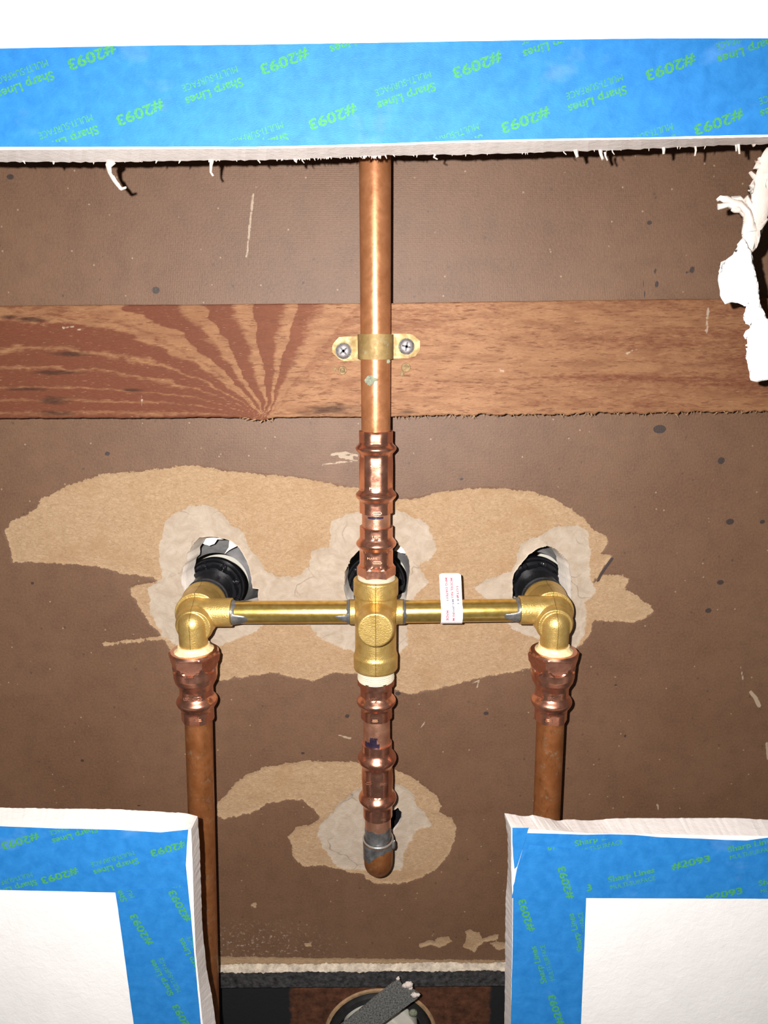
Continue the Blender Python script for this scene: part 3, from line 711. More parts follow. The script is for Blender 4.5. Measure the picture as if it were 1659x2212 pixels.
path += [path[-1]+Vector((0, .012, 0)), path[-1]+Vector((0, .06, 0))]; rad += [rl*.98, rl*.98]
mb = MB(); mb.add(*rings(path, rad, 56)); elb = mb.build('elbow_body', M['old2'], be, 40)
n = 56; V_ = []; F_ = []                                      # lead grey solder run on the left of the elbow
rs = random.Random(5)
for j in range(10):
    for k in range(n):
        ph = 2*math.pi*k/n; q = low.at(1815); lowy = .0035+.0085*max(0, math.sin(-ph+.1))**.8*(1 if True else 0)+.0008*math.sin(ph*7)
        z = q.z-lowy*j/9; V_.append(Vector((q.x+math.sin(ph)*(rl+.00035*(1-j/9)+.0001), q.y-math.cos(ph)*(rl+.00035*(1-j/9)+.0001), z)))
for j in range(9):
    for k in range(n): F_.append([j*n+k, j*n+(k+1) % n, (j+1)*n+(k+1) % n, (j+1)*n+k])
mb = MB(); mb.add(V_, F_); mb.add(*blob(low.at(1816)+Vector((rl+.0002, -.002, -.0012)), .0020, 3, 9, (.7, .9, 1.6))); mb.build('solder_run', M['solder'], be, 60)
q = low.at(1811); V_ = []; F_ = []
tor = [(math.cos(a)*.0006, math.sin(a)*.0008) for a in [i*math.pi/4 for i in range(8)]]
for k in range(n):
    ph = 2*math.pi*k/n
    for (u, v_) in tor: V_.append((q.x+math.sin(ph)*(rl+u), q.y-math.cos(ph)*(rl+u), q.z+v_-.0003*math.cos(ph)))
for k in range(n):
    for j in range(8): F_.append([k*8+j, ((k+1) % n)*8+j, ((k+1) % n)*8+(j+1) % 8, k*8+(j+1) % 8])
mb = MB(); mb.add(V_, F_); mb.build('solder_ring', M['solderb'], be, 60)

# side columns
YS = -.032
left = Col((419, 1400), (428.5, 1560), YS); right = Col((1196.5, 1400), (1188.5, 1560), YS)
leftp = Col((429, 1555), (449, 2212), YS); rightp = Col((1189, 1555), (1175, 1900), YS)
thing_pipe(leftp, [(1548, 30), (1750, 28.6), (2212, 25.5), (2500, 23)], M['old2'], 'long tarnished copper pipe running down behind the left drywall corner')
thing_pipe(rightp, [(1545, 30.2), (1760, 29), (2212, 25.5), (2500, 23)], M['old2'], 'tarnished copper pipe dropping behind the right drywall corner')
def side_adapter(col, dx, label, marks):
    ent = [(1403, 40), (1404, 50), (1408, 53), (1412, 53.6), (1432, 50), (1444, 47.6), (1458, 47), (1468, 44.5), (1476, 39.5), (1482, 36.8), (1484, 36.2), (1498, 36.4)]+bulge(1499, 1512, 1530, 36.6, 35.4, 44.6)+[(1534, 35.2), (1552, 35), (1552.5, 30.5)]
    root = empty('reducing_adapter', col.at(1480)); tag(root, label, 'pipe fitting')
    ent = dense(ent, 1.3); pts, r = col.prof(ent)
    def fn(i, ph):
        y = ent[i][0]
        if 1409 < y < 1450:
            a = abs(((ph+math.pi/6) % (math.pi/3))-math.pi/6)/(math.pi/6); ycut = 1444-16*a*a
            return hexr(ph, .925)*.99 if y < ycut else 1.0
        if 1484 < y < 1499 or 1532 < y < 1553: return hexr(ph, .955, False)
        return 1.0
    mb = MB(); mb.add(*rings(pts, r, 144, fn)); mb.build('adapter_body', M['new'], root, 28)
    tp = [(1392, 34), (1398, 36), (1401, 41), (1404, 43), (1406, 44.5), (1408, 44)]
    pts, r = col.prof(tp); rs = random.Random(int(dx*10))
    mb = MB(); mb.add(*rings(pts, r, 60, lambda i, ph: 1+rs.uniform(-.02, .02)+.03*math.sin(ph*2+dx))); mb.build('thread_paste', M['paste'], root, 60)
    mark_boxes(col, marks, 'embossed_mark', M['sanded'], root)
    return root
side_adapter(left, .3, 'large copper adapter nut with thread paste under the left brass elbow', [('t', -13, 1494, 36.3, 'USC', 13, 7), ('r', 10, 1494, 36.3, 10, 3.5), ('r', 9, 1541, 35, 8, 2.5)])
side_adapter(right, 1.7, 'large copper adapter nut with smeared thread paste under the right brass elbow', [('t', -9, 1493, 36.3, 'USC', 14, 7), ('r', -12, 1541, 35, 8, 2.5)])

# ------------------------------------------------------------ the brass valve
YV = -.024
tee_c = P(811, 1321.5, YV)
valve = empty('tub_valve', tee_c)
tag(valve, 'cast brass three-handle tub valve with crossbar, central tee and two end elbows', 'faucet valve')
def cast(name, mb, mat, parent, vox=.00030, origin=None, it=2):
    o = link(name, raw(mb.v, mb.f), mat, parent, origin)
    m = o.modifiers.new('r', 'REMESH'); m.mode = 'VOXEL'; m.voxel_size = vox; m.use_smooth_shade = True
    s = o.modifiers.new('s', 'SMOOTH'); s.factor = .5; s.iterations = it
    return o
# central tee
mb = MB()
tc = Col((812, 1250), (811.5, 1440), YP)
pts, r = tc.prof([(1249, 45), (1250, 48), (1252, 49.3), (1282, 49), (1286, 46.2), (1300, 46), (1345, 45.2), (1400, 45.2), (1408, 46), (1414, 48.6), (1440, 48.2), (1443, 46), (1443.5, 42)])
mb.add(*rings(pts, r, 64))
xa, xb = P(756, 1321.5, YV).x, P(870.5, 1321.5, YV).x; rb = PX(27.2, tee_c)
mb.add(*rings([Vector((xa, YV, tee_c.z)), Vector((xb, YV, tee_c.z))], [rb, rb], 48))
fb = P(811, 1361.5, YP-.0245); rf = PX(40.8, fb)
fz = fb.z
mb.add(*rings([Vector((fb.x, YP, fz)), Vector((fb.x, YP-.0150, fz)), Vector((fb.x, YP-.0225, fz)), Vector((fb.x, YP-.0240, fz)), Vector((fb.x, YP-.0248, fz))], [rf*1.14, rf*1.06, rf, rf*.975, rf*.91], 64))
mb.add(*rings([Vector((fb.x, YP, fz)), Vector((fb.x, YP+.022, fz))], [.0125, .0125], 48))
cast('tee_body', mb, M['brass'], valve, origin=(P(811.5, 1345, YP).x, YP, tee_c.z))
# crossbars
def bar_(p0, p1, r_, name, mat, n=60):
    mb = MB(); mb.add(*rings([Vector(p0).lerp(Vector(p1), k/n) for k in range(n+1)], [r_]*(n+1), 48)); return mb.build(name, mat, valve, 40)
rt = PX(24.6, tee_c)
LX0, LX1 = P(498, 1321.5, YV).x, P(760, 1321.5, YV).x; RX0, RX1 = P(866, 1320, YV).x, P(1124, 1317, YV).x
zR = P(1124, 1317.5, YV).z
bar_((LX0, YV, tee_c.z), (LX1, YV, tee_c.z), rt, 'crossbar', M['tube']); bar_((RX0, YV, tee_c.z), (RX1, YV, zR), rt, 'crossbar', M['tube'])
def solder_patch(x, z, sgn, seed):
    rs = random.Random(seed); V = []; F = []; n = 48; rows = 6; w_ = [0]*n
    for k in range(n):
        ph = 2*math.pi*k/n; w_[k] = .0014+.0075*max(0, math.sin(ph*1.5+seed))*max(0, math.cos(ph+.3*seed-.6))+rs.uniform(0, .0004)
    for j in range(rows):
        t = j/(rows-1)
        for k in range(n):
            ph = 2*math.pi*k/n; rr = rt+.0007*(1-t)**.7+.00006; V.append((x+sgn*w_[k]*t, YV-math.cos(ph)*rr, z-math.sin(ph)*rr))
    for j in range(rows-1):
        for k in range(n): F.append([j*n+k, j*n+(k+1) % n, (j+1)*n+(k+1) % n, (j+1)*n+k])
    mb = MB(); mb.add(V, F); mb.build('solder_joint', M['solder'], valve, 60)
solder_patch(P(503, 1321, YV).x, tee_c.z, 1, 1); solder_patch(P(756, 1321, YV).x, tee_c.z, -1, 2)
solder_patch(P(870.5, 1321, YV).x, tee_c.z, 1, 3); solder_patch(P(1120, 1318, YV).x, zR, -1, 1.4)
# end elbows
def end_elbow(col, sx, sy, side, zbar, sock_px):
    S = P(sx, sy, YV+.001); mb = MB(); rs_ = PX(45, S)
    mb.add(*blob(S, rs_, 1, 24, (1, .92, .90))) if False else None
    V = []; F = []; n = 28
    for i in range(n+1):
        th = math.pi*i/n
        for k in range(2*n):
            ph = math.pi*k/n; V.append(Vector((S.x+rs_*1.0*math.sin(th)*math.cos(ph), S.y+rs_*.86*math.sin(th)*math.sin(ph), S.z-.0009+rs_*1.03*math.cos(th))))
    for i in range(n):
        for k in range(2*n): F.append([i*2*n+k, (i+1)*2*n+k, (i+1)*2*n+(k+1) % (2*n), i*2*n+(k+1) % (2*n)])
    mb.add(V, F)
    rc = .0129                                               # collar running back
    mb.add(*rings([Vector((S.x, YV, S.z+.001)), Vector((S.x, -.010, S.z+.001)), Vector((S.x, -.008, S.z+.001)), Vector((S.x, -.0065, S.z+.001)), Vector((S.x, -.005, S.z+.001)), Vector((S.x, -.0035, S.z+.001))],
                  [rc*.97, rc*.97, rc*1.0, rc*1.03, rc*1.03, rc*.98], 56))
    bx_s = S.x+PX(1.5, S)*(1 if side > 0 else -1); x1 = P(sock_px, sy, YV).x; rsck = PX(31.5, S)
    mb.add(*rings([Vector((S.x, YV, zbar)), Vector((x1, YV, zbar))], [rsck, rsck*.98], 48))
    # stem: forward, then down, with a domed shoulder
    mb.add(*rings([Vector((S.x, YV, S.z-.002)), Vector((bx_s, YV-.008, S.z-.0028)), Vector((bx_s, YV-.0105, S.z-.0029))], [PX(42, S), PX(40, S), PX(36, S)], 56))
    top = col.at(1348); bx_ = top.x; rst = PX(31, top); e = col.at(1402); e2 = e+Vector((0, 0, -.004))
    mb.add(*rings([top, top.lerp(e, .5), e, e2], [rst*1.0, rst*.99, rst*.97, rst*.97], 56))
    for i in range(1):
        V = []; F = []; n = 28
        for a in range(n+1):
            th = math.pi*a/n
            for k in range(2*n):
                ph = math.pi*k/n; V.append(Vector((top.x+rst*math.sin(th)*math.cos(ph), top.y+rst*math.sin(th)*math.sin(ph), top.z+rst*math.cos(th))))
        for a in range(n):
            for k in range(2*n): F.append([a*2*n+k, (a+1)*2*n+k, (a+1)*2*n+(k+1) % (2*n), a*2*n+(k+1) % (2*n)])
        mb.add(V, F)
    mb.add(*rings([Vector((S.x, YV+.004, top.z)), Vector((bx_, YS, top.z))], [rst, rst*.98], 48))
    o = cast('elbow_body', mb, M['brass'], valve, origin=(bx_, S.y, S.z))
    return S
SL = end_elbow(left, 426, 1329, 1, tee_c.z, 502)
SR = end_elbow(right, 1192, 1326, -1, zR, 1121)
# black bonnet nuts and flanges behind the board, one for each handle
def bonnet(cx, cz, seed, tilt=0.0, side=1):
    root = MB(); 
    def ring(y0, y1, r0, r1, ribs=0, amp=0):
        pts = [Vector((cx, y0+(y1-y0)*k/6, cz)) for k in range(7)]
        return rings(pts, [r0+(r1-r0)*k/6 for k in range(7)], 72, (lambda i, ph: 1+(amp if (ph*ribs/(2*math.pi)) % 1 < .35 else 0)) if ribs else None)
    a = MB(); a.add(*ring(-.0036, .016, .0118, .0128, 0, 0)); a.add(*ring(.001, .0022, .0131, .0131))
    a.build('bonnet_nut', M['blackr'], valve, 30)
    b = MB(); b.add(*ring(.016, .021, .0142, .0152, 8, .05)); b.add(*ring(.0205, .0245, .0172, .0176)); b.add(*ring(.0245, .028, .0184, .0186))
    for k in range(8):
        an = 2*math.pi*k/8+seed; c = Vector((cx+math.cos(an)*.0158, .0200, cz+math.sin(an)*.0158)); b.add(*blob(c, .0019, k, 7, (1, .8, 1)))
    b.build('flange', M['black'], valve, 30)
    c_ = MB(); pr = [(.030, .0200), (.034, .0215), (.042, .0235), (.052, .026), (.062, .0295), (.066, .033)]
    V, F = disc_profile(Vector((cx, 0, cz)), [(y+.002, r_) for y, r_ in pr]+[(y+.0035, r_+.0008) for y, r_ in pr[::-1]]); c_.add(V, F)
    c_.build('escutcheon', M['chrome'], valve, 40)
bonnet(SL.x, SL.z+.001, .3); bonnet(P(811, 1325, YV).x, tee_c.z+.001, .9); bonnet(SR.x, SR.z+.001, 1.3)

# ------------------------------------------------------------ paper label on the right crossbar
YF = YV
lx = P(974, 1320, YV).x; lw = PX(23, tee_c); R3 = rt+.0003
ztop = P(972, 1238, YV-.004).z
def lab(u, s):
    """u across in -1..1, s down from the top of the flag in metres"""
    L1 = ztop-(tee_c.z+R3*.75); x0 = lx-PX(5.5, tee_c)*(1-min(1, s/.02))+u*lw
    if s < L1: return Vector((x0, YV-R3*.66-.0003*math.sin(s*300)+.0, ztop-s))
    a = math.asin(.75)-(s-L1)/R3; return Vector((x0, YV-math.cos(a)*R3, tee_c.z+math.sin(a)*R3))
n = 60; Ltot = (ztop-(tee_c.z+R3*.75))+R3*(math.asin(.75)+1.5); V = []; F = []
for i in range(n+1):
    s = Ltot*i/n; c = 1.0 if s > .0014 else 1-.16*(1-math.sqrt(max(0, 1-(1-s/.0014)**2)))*1.6
    for k in range(9): V.append(lab((k/4-1)*c, s))
for i in range(n):
    for k in range(8): F.append([i*9+k, (i+1)*9+k, (i+1)*9+k+1, i*9+k+1])
mb = MB(); mb.add(V, F)
def ltext(t, u, s, length, h, mi):
    V_, F_ = text_mesh(t, .03); Vn = []
    for v in V_:
        p = lab(u+v[1]*h, s+v[0]*length); Vn.append(p+Vector((0, -.00012, .00002)))
    mb.add(Vn, F_, mi)
ltext('MODEL NO.', .10, .0088, .0125, .22, 1); ltext('MFG DATE', -.38, .0082, .0115, .22, 1); ltext('LOT#', .60, .0108, .0068, .22, 1)
ltext('MX-0000', .14, .0195, .0085, .20, 2); ltext('11', -.36, .0152, .0018, .2, 2); ltext('18 1', .62, .0160, .0040, .2, 2)
ltext('30 M', .16, .0255, .0050, .2, 1); ltext('MADE', -.42, .0248, .0062, .22, 1)
lb = mb.build('paper_label', [M['label'], M['red'], M['blk']])
sm = lb.modifiers.new('s', 'SOLIDIFY'); sm.thickness = .00008; sm.offset = 0
tag(lb, 'small white paper label with red print wrapped on the right brass crossbar', 'label')

# ------------------------------------------------------------ pipe strap
SF = (660, 640, 5.53)
st = empty('pipe_strap', P(812, 750, YB)); tag(st, 'brass pipe strap with two screws holding the riser to the wooden board', 'pipe clamp')
cpx = mid.at(750); rs0 = PX(33.2, cpx)*.985+.0002; th = .0007
def bandz(x): return (P(812, 722, YP).z+.0, P(812, 776, YP).z)
z1, z0 = bandz(0); sec = []
for k in range(33):
    a = math.pi*(k/32); sec.append((math.cos(a), math.sin(a)))
inn = []; out = []
xc = cpx.x
out = [(xc+c*(rs0+th), YP-s*(rs0+th)) for c, s in sec]; inn = [(xc+c*rs0, YP-s*rs0) for c, s in sec]
out = [(xc+rs0+th+.0008, YB-.0006)]+[(xc+rs0+th, YP)]+out+[(xc-rs0-th, YP)]+[(xc-rs0-th-.0008, YB-.0006)]
inn = [(xc+rs0, YB-.0002)]+[(xc+rs0, YP)]+inn+[(xc-rs0, YP)]+[(xc-rs0, YB-.0002)]
mb = MB(); V = []; n = len(out)
for (za) in (z0, z1):
    for q in out: V.append((q[0], q[1], za))
    for q in inn: V.append((q[0], q[1], za))
F = []
for k in range(n-1):
    F.append([k, k+1, 2*n+k+1, 2*n+k]); F.append([n+k, 3*n+k, 3*n+k+1, n+k+1]); F.append([k, n+k, n+k+1, k+1]); F.append([2*n+k, 2*n+k+1, 3*n+k+1, 3*n+k])
mb.add(V, F)
o = mb.build('strap_band', M['strapb'], st, 30)
for poly in ([(320,590),(335,560),(400,487),(600,477),(668,477),(668,768),(580,772),(460,775),(400,745),(335,690),(320,670)], [(1000,447),(1250,450),(1300,475),(1355,522),(1368,535),(1365,650),(1310,715),(1230,740),(1000,745)]):
    mb = MB(); mb.add(*slab(pp(poly, *SF, YB-.0008), YB-.0010, .0009)); mb.build('strap_tab', M['strapb'], st)
def screw(px, py, a0, r=.0036):
    c = P(px, py, YB-.001); V, F = disc_profile(c, [(YB-.0009, r*1.0), (YB-.0016, r*1.0), (YB-.0022, r*.9), (YB-.0026, r*.7), (YB-.0027, r*.45), (YB-.0027, .0002)], 40)
    mb = MB(); mb.add(V, F)
    o = mb.build('screw', M['steel'], st, 40)
    mb = MB()
    for k in range(2):
        a = a0+k*math.pi/2; u = Vector((math.cos(a), 0, math.sin(a))); v_ = Vector((-u.z, 0, u.x)); L = r*.66; w_ = r*.17
        cc = Vector((c.x, 0, c.z)); q = [cc+u*L+v_*w_*.6, cc+v_*w_, cc-u*L+v_*w_*.6, cc-u*L-v_*w_*.6, cc-v_*w_, cc+u*L-v_*w_*.6]
        V = [Vector((p.x, YB-.00285, p.z)) for p in q]+[Vector((p.x, YB-.0024, p.z)) for p in q]
        F = [[0,1,2,3,4,5]]+[[i, (i+1) % 6, (i+1) % 6+6, i+6] for i in range(6)]; mb.add(V, F)
    mb.add(*disc_profile(c, [(YB-.0009, r*1.18), (YB-.00135, r*1.16), (YB-.0014, r*1.0)], 40))
    s2 = mb.build('cross_slot', M['iron'], st); s2.parent = o; s2.location = (0, 0, 0)
screw(742, 758, .7); screw(878, 748.5, 1.35)

# ------------------------------------------------------------ drywall in front
YD0, YD1 = -.1020, -.0893          # room face, cavity face
def drywall(name, front, back, nsub=0, jag=.0003):
    """two closed outlines of the same length (world x,z) on the two faces"""
    n = len(front); V = [Vector((a, YD0, b)) for a, b in front]+[Vector((a, YD1, b)) for a, b in back]
    area = sum(front[i][0]*front[(i+1) % n][1]-front[(i+1) % n][0]*front[i][1] for i in range(n))
    F = [list(range(n)), [n+k for k in range(n)][::-1]]; Mi = [0, 1]
    for i in range(n): F.append([i, i+n, (i+1) % n+n, (i+1) % n]); Mi.append(1)
    if area < 0: F = [f[::-1] for f in F]
    me = raw(V, F, None, Mi); return struct(link(name, me, [M['paint'], M['gyp']]))
def resample(pts, N):
    d = [0]
    for a, b in zip(pts[:-1], pts[1:]): d.append(d[-1]+math.hypot(b[0]-a[0], b[1]-a[1]))
    t = np.linspace(0, d[-1], N); return list(zip(np.interp(t, d, [p[0] for p in pts]), np.interp(t, d, [p[1] for p in pts])))
def jagl(pts, amp, seed, amp2=0):
    rs = random.Random(seed); out = []
    for i, (a, b) in enumerate(pts):
        t = i*.35; s = .5*math.sin(t*1.3+seed)+.5*math.sin(t*.41+2*seed)
        out.append((a+rs.uniform(-amp, amp)*.6, b+rs.uniform(-amp, amp)+amp2*s))
    return out
BIG = .45
# top sheet
fe = jagl(resample(pp([(-1000,322),(-300,320),(0,317+7),(300,322),(550,321),(800,316),(1000,308),(1240,303),(1450,300),(1659,296),(1950,290),(2700,280)], Y=YD0), 420), .00007, 1)
be_ = jagl(resample(pp([(-1000,354),(-300,352),(0,350),(200,350),(400,348),(600,345),(800,338),(830,336),(1000,334),(1245,327),(1450,319),(1659,311),(1950,302),(2700,290)], Y=YD1), 420), .00022, 2, .0001)
upper = [(fe[-1][0], BIG), (fe[0][0], BIG)]
wt = drywall('wall_top', fe+upper, be_+upper)
# torn paper fringe under the top sheet
mb = MB(); rs = random.Random(12)
def fibre(pts, r0, r1, Y=YD1, seed=0):
    q = [P(a, b, Y+random.uniform(-.0008, .0008)) for a, b in pts]; n = len(q)
    mb.add(*rings(q, [r0+(r1-r0)*i/(n-1) for i in range(n)], 7, lambda i, ph: 1+.3*math.sin(ph*2+i)))
fibre([(240,346),(233,358),(236,372),(245,388),(256,400),(262,408),(272,405)], .0011, .0005); fibre([(244,380),(252,392),(258,409)], .0005, .0003)
fibre([(246,350),(238,360),(240,376)], .0008, .0004)
fibre([(458,344),(456,358),(455,372),(460,380)], .0008, .0005)
fibre([(942,330),(937,340),(945,344)], .0006, .0003)
for (a, b, l, w_) in ((1247,326,14,.0014),(1300,326,18,.0012),(1310,332,14,.0007),(1436,320,13,.0011),(1505,318,18,.0007),(1598,314,18,.0009),(1592,312,15,.0006),(1220,326,8,.0004),(1325,324,10,.0004),(560,344,7,.0006),(640,345,6,.0008),(655,344,8,.0004),(118,350,5,.0006),(1440+190,308,6,.0014)):
    fibre([(a-3, b-4), (a-2, b+l*.4), (a+rs.uniform(-4, 5), b+l)], w_, w_*.5)
for i in range(90):
    a = rs.choice([rs.uniform(0, 1659), rs.uniform(640, 830)]); y0 = np.interp(a, [0, 400, 800, 1245, 1659], [350, 348, 338, 327, 311]); fibre([(a, y0-3), (a+rs.uniform(-4, 4), y0+rs.uniform(1.5, 6))], .0004, .0001)
mb.build('paper_fringe', M['paper'], wt, 60)['kind'] = 'stuff'
# left lower sheet
def corner(fr, bk, flip):
    return fr, bk
fl1 = resample(pp([(-1000,1770),(-300,1783),(0,1786),(245,1790),(380,1796),(413,1792)], Y=YD0), 230); fl2 = resample(pp([(413,1792),(416,1869),(419,1971),(423,2060),(430,2130),(438,2212),(455,2400),(505,3000)], Y=YD0), 200)
bl1 = resample(pp([(-1000,1728),(-300,1741),(0,1745),(245,1748),(400,1756),(427,1763)], Y=YD1), 230); bl2 = resample(pp([(427,1763),(431,1820),(434,1911),(437,2001),(446,2092),(458,2152),(466,2212),(490,2400),(545,3000)], Y=YD1), 200)
F1 = jagl(fl1, .0001, 3)+jagl(fl2[1:], .0001, 4); B1 = jagl(bl1, .00016, 5, .0001)+jagl(bl2[1:], .00022, 6)
drywall('wall_left', F1+[(F1[0][0], F1[-1][1])], B1+[(B1[0][0], B1[-1][1])])
# right lower sheet
E_ = (1070, 1700, 2.817)
fr1 = resample(pp([(80,3600),(92,1450+500),(95,1442),(102,1000),(105,700),(97,500),(97,250)], *E_, YD0), 200); fr2 = resample(pp([(97,250),(300,262),(600,285),(900,287),(1300,292),(1659,298),(2400,300),(5000,310)], *E_, YD0), 230)
br1 = resample(pp([(40,3600),(50,1450+500),(55,1442),(60,1100),(60,950),(62,700),(75,500),(75,300),(55,158)], *E_, YD1), 200); br2 = resample(pp([(55,158),(180,180),(230,170),(300,188),(380,205),(450,195),(560,205),(720,190),(1100,190),(1400,188),(1659,198),(2400,200),(5000,205)], *E_, YD1), 230)
F1 = jagl(fr1, .00012, 7)+jagl(fr2[1:], .00012, 8); B1 = jagl(br1, .00026, 9)+jagl(br2[1:], .00016, 10, .0001)
drywall('wall_right', F1+[(F1[-1][0], F1[0][1])], B1+[(B1[-1][0], B1[0][1])])

# torn sliver hanging at the right
def sliver(poly, Y, mat, name, parent, amp=.0012, th=.0016, seed=1, jag=.0003):
    poly = rough_poly(poly, jag, .0016, seed)
    bm = bmesh.new(); vs = [bm.verts.new((a, 0, b)) for a, b in poly]; f = bm.faces.new(vs); bmesh.ops.triangulate(bm, faces=[f])
    x0 = min(p[0] for p in poly); x1 = max(p[0] for p in poly); z0_ = min(p[1] for p in poly); z1_ = max(p[1] for p in poly)
    for ax, lo, hi in ((0, x0, x1), (2, z0_, z1_)):
        c = lo+.002
        while c < hi:
            co = [0, 0, 0]; no = [0, 0, 0]; co[ax] = c; no[ax] = 1
            bmesh.ops.bisect_plane(bm, geom=bm.verts[:]+bm.edges[:]+bm.faces[:], plane_co=co, plane_no=no); c += .002
    bmesh.ops.triangulate(bm, faces=bm.faces[:])
    X_ = np.array([v.co.x for v in bm.verts]); Z_ = np.array([v.co.z for v in bm.verts]); dd = fbm(X_/.009, Z_/.009, seed+40)*amp+fbm(X_/.003, Z_/.003, seed+60)*amp*.3
    sd = np.abs(sdist(X_, Z_, poly)); dd = dd+.0009*np.exp(-sd/.0012)
    for v, y in zip(bm.verts, dd): v.co.y = Y+y
    bmesh.ops.recalc_face_normals(bm, faces=bm.faces[:])
    me = bpy.data.meshes.new(name); bm.to_mesh(me); bm.free(); me.polygons.foreach_set('use_smooth', [True]*len(me.polygons))
    o = link(name, me, mat, parent); m = o.modifiers.new('s', 'SOLIDIFY'); m.thickness = th; m.offset = 0; return o
G_ = (1380, 300, 3.95)
tp = empty('torn_drywall_paper', P(1625, 600, YD1)); tag(tp, 'ragged white strip of torn drywall paper hanging down at the right edge', 'torn paper')
sliver(pp([(1250,60),(1102,90),(1060,130),(1035,230),(992,350),(978,480),(972,560),(950,640),(900,760),(905,850),(925,930),(950,960),(990,900),(1010,780),(1060,660),(1085,560),(1102,450),(1250,200)], *G_, YD1-.0030), YD1-.0030, M['paper'], 'paper_stem', tp, .0010, .0045, 2, .00012)
sliver(pp([(905,850),(860,920),(810,990),(720,1060),(715,1110),(690,1150),(690,1250),(705,1340),(740,1400),(790,1390),(850,1390),(900,1420),(925,1430),(918,1540),(915,1570),(970,1590),(980,1612),(920,1640),(900,1670),(920,1700),(950,1700),(935,1830),(940,1920),(965,2000),(970,2060),(1010,2075),(1102,2050),(1250,2000),(1250,1650),(1102,1560),(1080,1500),(1040,1440),(1005,1250),(975,1100),(958,960),(930,930)], *G_, YD0+.0058), YD0+.0058, M['paint'], 'paper_flap', tp, .0012, .0018, 4, .00035)
mb = MB()
def fb2(pts, r0, r1):
    q = [P(1380+a/3.95, 300+b/3.95, YD1-.003+random.uniform(-.001, .001)) for a, b in pts]; n = len(q)
    mb.add(*rings(q, [r0+(r1-r0)*i/(n-1) for i in range(n)], 8, lambda i, ph: 1+.25*math.sin(ph*2+i)))
fb2([(940,800),(935,700),(920,620),(860,555),(800,545),(740,515),(690,505),(665,525)], .0025, .0007)
fb2([(920,640),(870,600),(820,590),(760,560),(700,575),(672,580)], .0016, .0010); fb2([(900,600),(880,540),(850,505),(800,510),(780,540)], .0015, .0010)
fb2([(880,600),(820,610),(790,600)], .0014, .0008); fb2([(960,600),(930,540),(920,500),(905,530)], .0015, .0010); fb2([(990,330),(950,285)], .0008, .0006); fb2([(1050,180),(1020,165)], .0008, .0005)
fb2([(1010,760),(1050,720),(1080,690),(1095,680)], .0016, .0010); fb2([(955,940),(985,930),(1005,920)], .0009, .0005); fb2([(945,1760),(920,1760)], .0010, .0005)
for i in range(40):
    t = i/40; a = 905-30*t+random.uniform(-4, 4); fb2([(a+20, 700+300*t), (a-8, 705+300*t+random.uniform(-10, 10))], .0005, .0002)
mb.build('paper_fibres', M['paper'], tp, 60)['kind'] = 'stuff'

# ------------------------------------------------------------ masking tape
def clip_text(pieces, poly):
    """pieces: (V 2d, F). cut by the (nearly convex) tape outline"""
    bm = bmesh.new()
    for V, F in pieces:
        vs = [bm.verts.new((a, 0, b)) for a, b in V]
        for f in F:
            try: bm.faces.new([vs[i] for i in f])
            except ValueError: pass
    n = len(poly); area = sum(poly[i][0]*poly[(i+1) % n][1]-poly[(i+1) % n][0]*poly[i][1] for i in range(n)); s = 1 if area > 0 else -1
    for i in range(n):
        a, b = poly[i], poly[(i+1) % n]; nx_, nz_ = (b[1]-a[1])*s, -(b[0]-a[0])*s
        L = math.hypot(nx_, nz_)
        if L < 1e-6: continue
        bmesh.ops.bisect_plane(bm, geom=bm.verts[:]+bm.edges[:]+bm.faces[:], plane_co=(a[0], 0, a[1]), plane_no=(nx_, 0, nz_), clear_outer=True)
    bm.verts.ensure_lookup_table(); bm.verts.index_update()
    V = [(v.co.x, v.co.z) for v in bm.verts]; F = []
    for f in bm.faces:
        q = [v.index for v in f.verts]; m = len(q)
        a_ = sum(V[q[i]][0]*V[q[(i+1) % m]][1]-V[q[(i+1) % m]][0]*V[q[i]][1] for i in range(m))
        if abs(a_) > 1e-12: F.append(q if a_ > 0 else q[::-1])
    bm.free(); return V, F
def tape(name, outline, clip, prints, lift, label, group=None, wob=.00008, seed=1, ang=0):
    """outline / clip in world x,z; prints (px, py, angle, kind)"""
    pieces = []
    for px, py, an, kind in prints:
        c = P(px, py, YD0); ca, sa = math.cos(math.radians(an)), math.sin(math.radians(an))
        items = [('#2093', 0, 0, .0196, .0044)] if kind == 'N' else [('Sharp Lines', 0, .0020, .0236, .0043), ('MULTI-SURFACE', 0, -.0023, .0226, .0025)]
        for t, dx, dz, w_, h_ in items:
            V_, F_ = text_mesh(t, .026 if t == '#2093' else (.02 if t[0] == 'S' else .0))
            pieces.append(([(c.x+(dx+v[0]*w_)*ca-(dz+v[1]*h_)*sa, c.z+(dx+v[0]*w_)*sa+(dz+v[1]*h_)*ca) for v in V_], F_))
    Vt, Ft = clip_text(pieces, clip)
    mb = MB(); y = YD0-lift
    mb.add(*slab(outline, y, min(lift, .00012)+.00002, .00004, .004, seed)); mb.add([(a, y-.00003, b) for a, b in Vt], [f for f in Ft], 1)
    o = mb.build(name, [M['tape'], M['ink']]); tag(o, label, 'masking tape', group); return o
top_o = [(-1000,118),(-300,110),(0,105),(300,99),(550,96.5),(830,92.5),(1200,86),(1400,83.5),(1659,83),(1950,82),(2700,80),(2700,280),(1950,288),(1659,291),(1550,293),(1400,297),(1240,299),(1000,304),(800,311),(650,315),(550,317),(0,317.5),(-300,317),(-1000,317)]
top_c = [(-1000,116),(830,92),(2700,79),(2700,282),(1659,292),(1240,300),(700,314),(0,317),(-1000,317)]
tp_prints = []
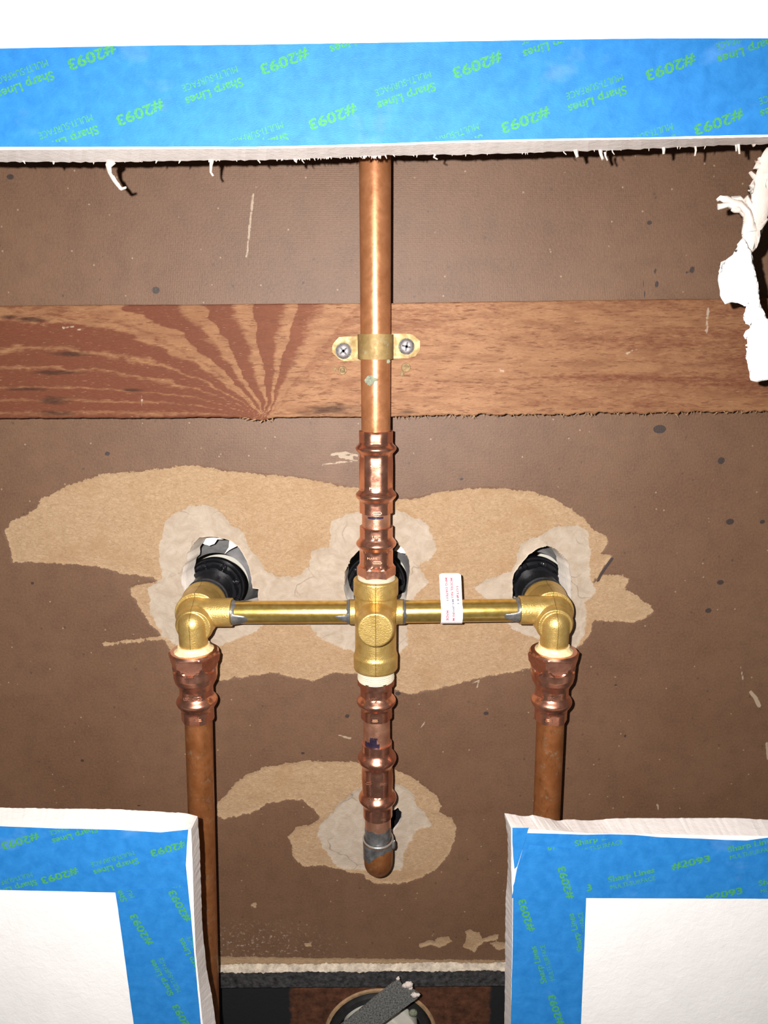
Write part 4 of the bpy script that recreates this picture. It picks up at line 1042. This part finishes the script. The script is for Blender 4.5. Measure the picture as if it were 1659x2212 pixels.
for dx, dy in ((-416, -6), (0, 0), (416, 10), (832, 18), (1249, 23)):
    tp_prints += [(199+dx, 122+dy, 198, 'N'), (303+dx, 243+dy*.9, 198, 'N')]
for px, py in ((50,170),(147,287),(458,184),(557,303),(874,194),(978,306),(1287,201),(1395,306),(1703,212),(772,72),(1190,82),(1612,94),(360,60)): tp_prints.append((px, py, 198, 'S'))
tape('masking_tape', pp(top_o, Y=YD0), pp(top_c, Y=YD0), tp_prints, .00016, 'wide blue masking tape along the lower edge of the upper drywall sheet')
D_ = (0, 1700, 3.318)
o1 = pp([(-3000,235),(-600,270),(0,281),(400,296),(820,305),(1150,325),(1350,305),(1340,420),(1333,560),(1352,760),(1100,762),(825,755),(400,745),(0,737),(-600,725),(-3000,680)], *D_, YD0)
c1 = pp([(-600,278),(0,283),(820,305),(1350,315),(1336,560),(1352,758),(825,753),(0,736),(-600,726)], *D_, YD0)
tape('masking_tape', o1, c1, [(44,1816,197,'N'),(129,1891,197,'N'),(366,1832,197,'N'),(247,1863,197,'S'),(158,1795,197,'S'),(28,1909,197,'S'),(348,1937,197,'S'),(-80,1830,197,'S')], .00016,
    'blue masking tape running level along the top of the lower left drywall sheet')
o2 = pp([(815,735),(1000,728),(1340,715),(1352,760),(1368,900),(1392,1180),(1412,1400),(1440,1699),(1490,2300),(1615,3800),(1190,3800),(1045,2300),(960,1699),(912,1350),(872,1050),(845,860),(828,757)], *D_, YD0)
c2 = pp([(822,738),(1340,738),(1368,900),(1440,1699),(1490,2300),(1045,2300),(960,1699),(872,1050),(828,757)], *D_, YD0)
tape('masking_tape', o2, c2, [(306,2007,112,'N'),(389,1956,112,'N'),(396,2200,112,'N'),(358,2108,112,'S'),(293,2185,112,'S'),(256,1902,112,'S'),(420,2062,112,'S')], .00030,
    'blue masking tape running down the inner edge of the lower left drywall sheet')
o3 = pp([(195,280),(400,285),(560,290),(700,287),(850,291),(1000,305),(1250,314),(1400,322),(1530,325),(1659,308),(2400,300),(5000,300),(5000,690),(2400,682),(1659,679),(555,675),(100,675),(130,500)], *E_, YD0)
c3 = pp([(195,280),(700,289),(1659,312),(2400,310),(2400,682),(1659,679),(555,674),(100,675),(130,500)], *E_, YD0)
tape('masking_tape', o3, c3, [(1492,1863,14,'N'),(1562,1932,14,'N'),(1365,1898,14,'S'),(1294,1820,14,'S'),(1624,1833,14,'S'),(1690,1906,14,'S'),(1237,1925,14,'N'),(1760,1860,14,'N')], .00016,
    'blue masking tape running level along the top of the lower right drywall sheet')
o4 = pp([(205,350),(580,381),(572,420),(562,560),(552,673),(543,900),(532,1150),(520,1442),(505,2000),(480,3500),(70,3500),(85,2000),(94,1442),(104,1000),(106,800),(108,600),(150,480)], *E_, YD0)
c4 = pp([(205,350),(580,381),(556,640),(520,1442),(505,2000),(85,2000),(104,1000),(108,600),(150,480)], *E_, YD0)
tape('masking_tape', o4, c4, [(1137,1976,106,'N'),(1222,1906,106,'N'),(1173,2081,107,'S'),(1253,2011,106,'S'),(1201,2180,107,'N'),(1190,1789,106,'S'),(1086,2235,106,'S')], .00032,
    'blue masking tape running down the inner edge of the lower right drywall sheet')
o5 = pp([(103,247),(202,247),(170,360),(132,480),(116,498),(108,420),(103,330)], *E_, YD0)
tape('masking_tape', o5, o5, [], .00030, 'small blue tape scrap at the top corner of the lower right drywall sheet')
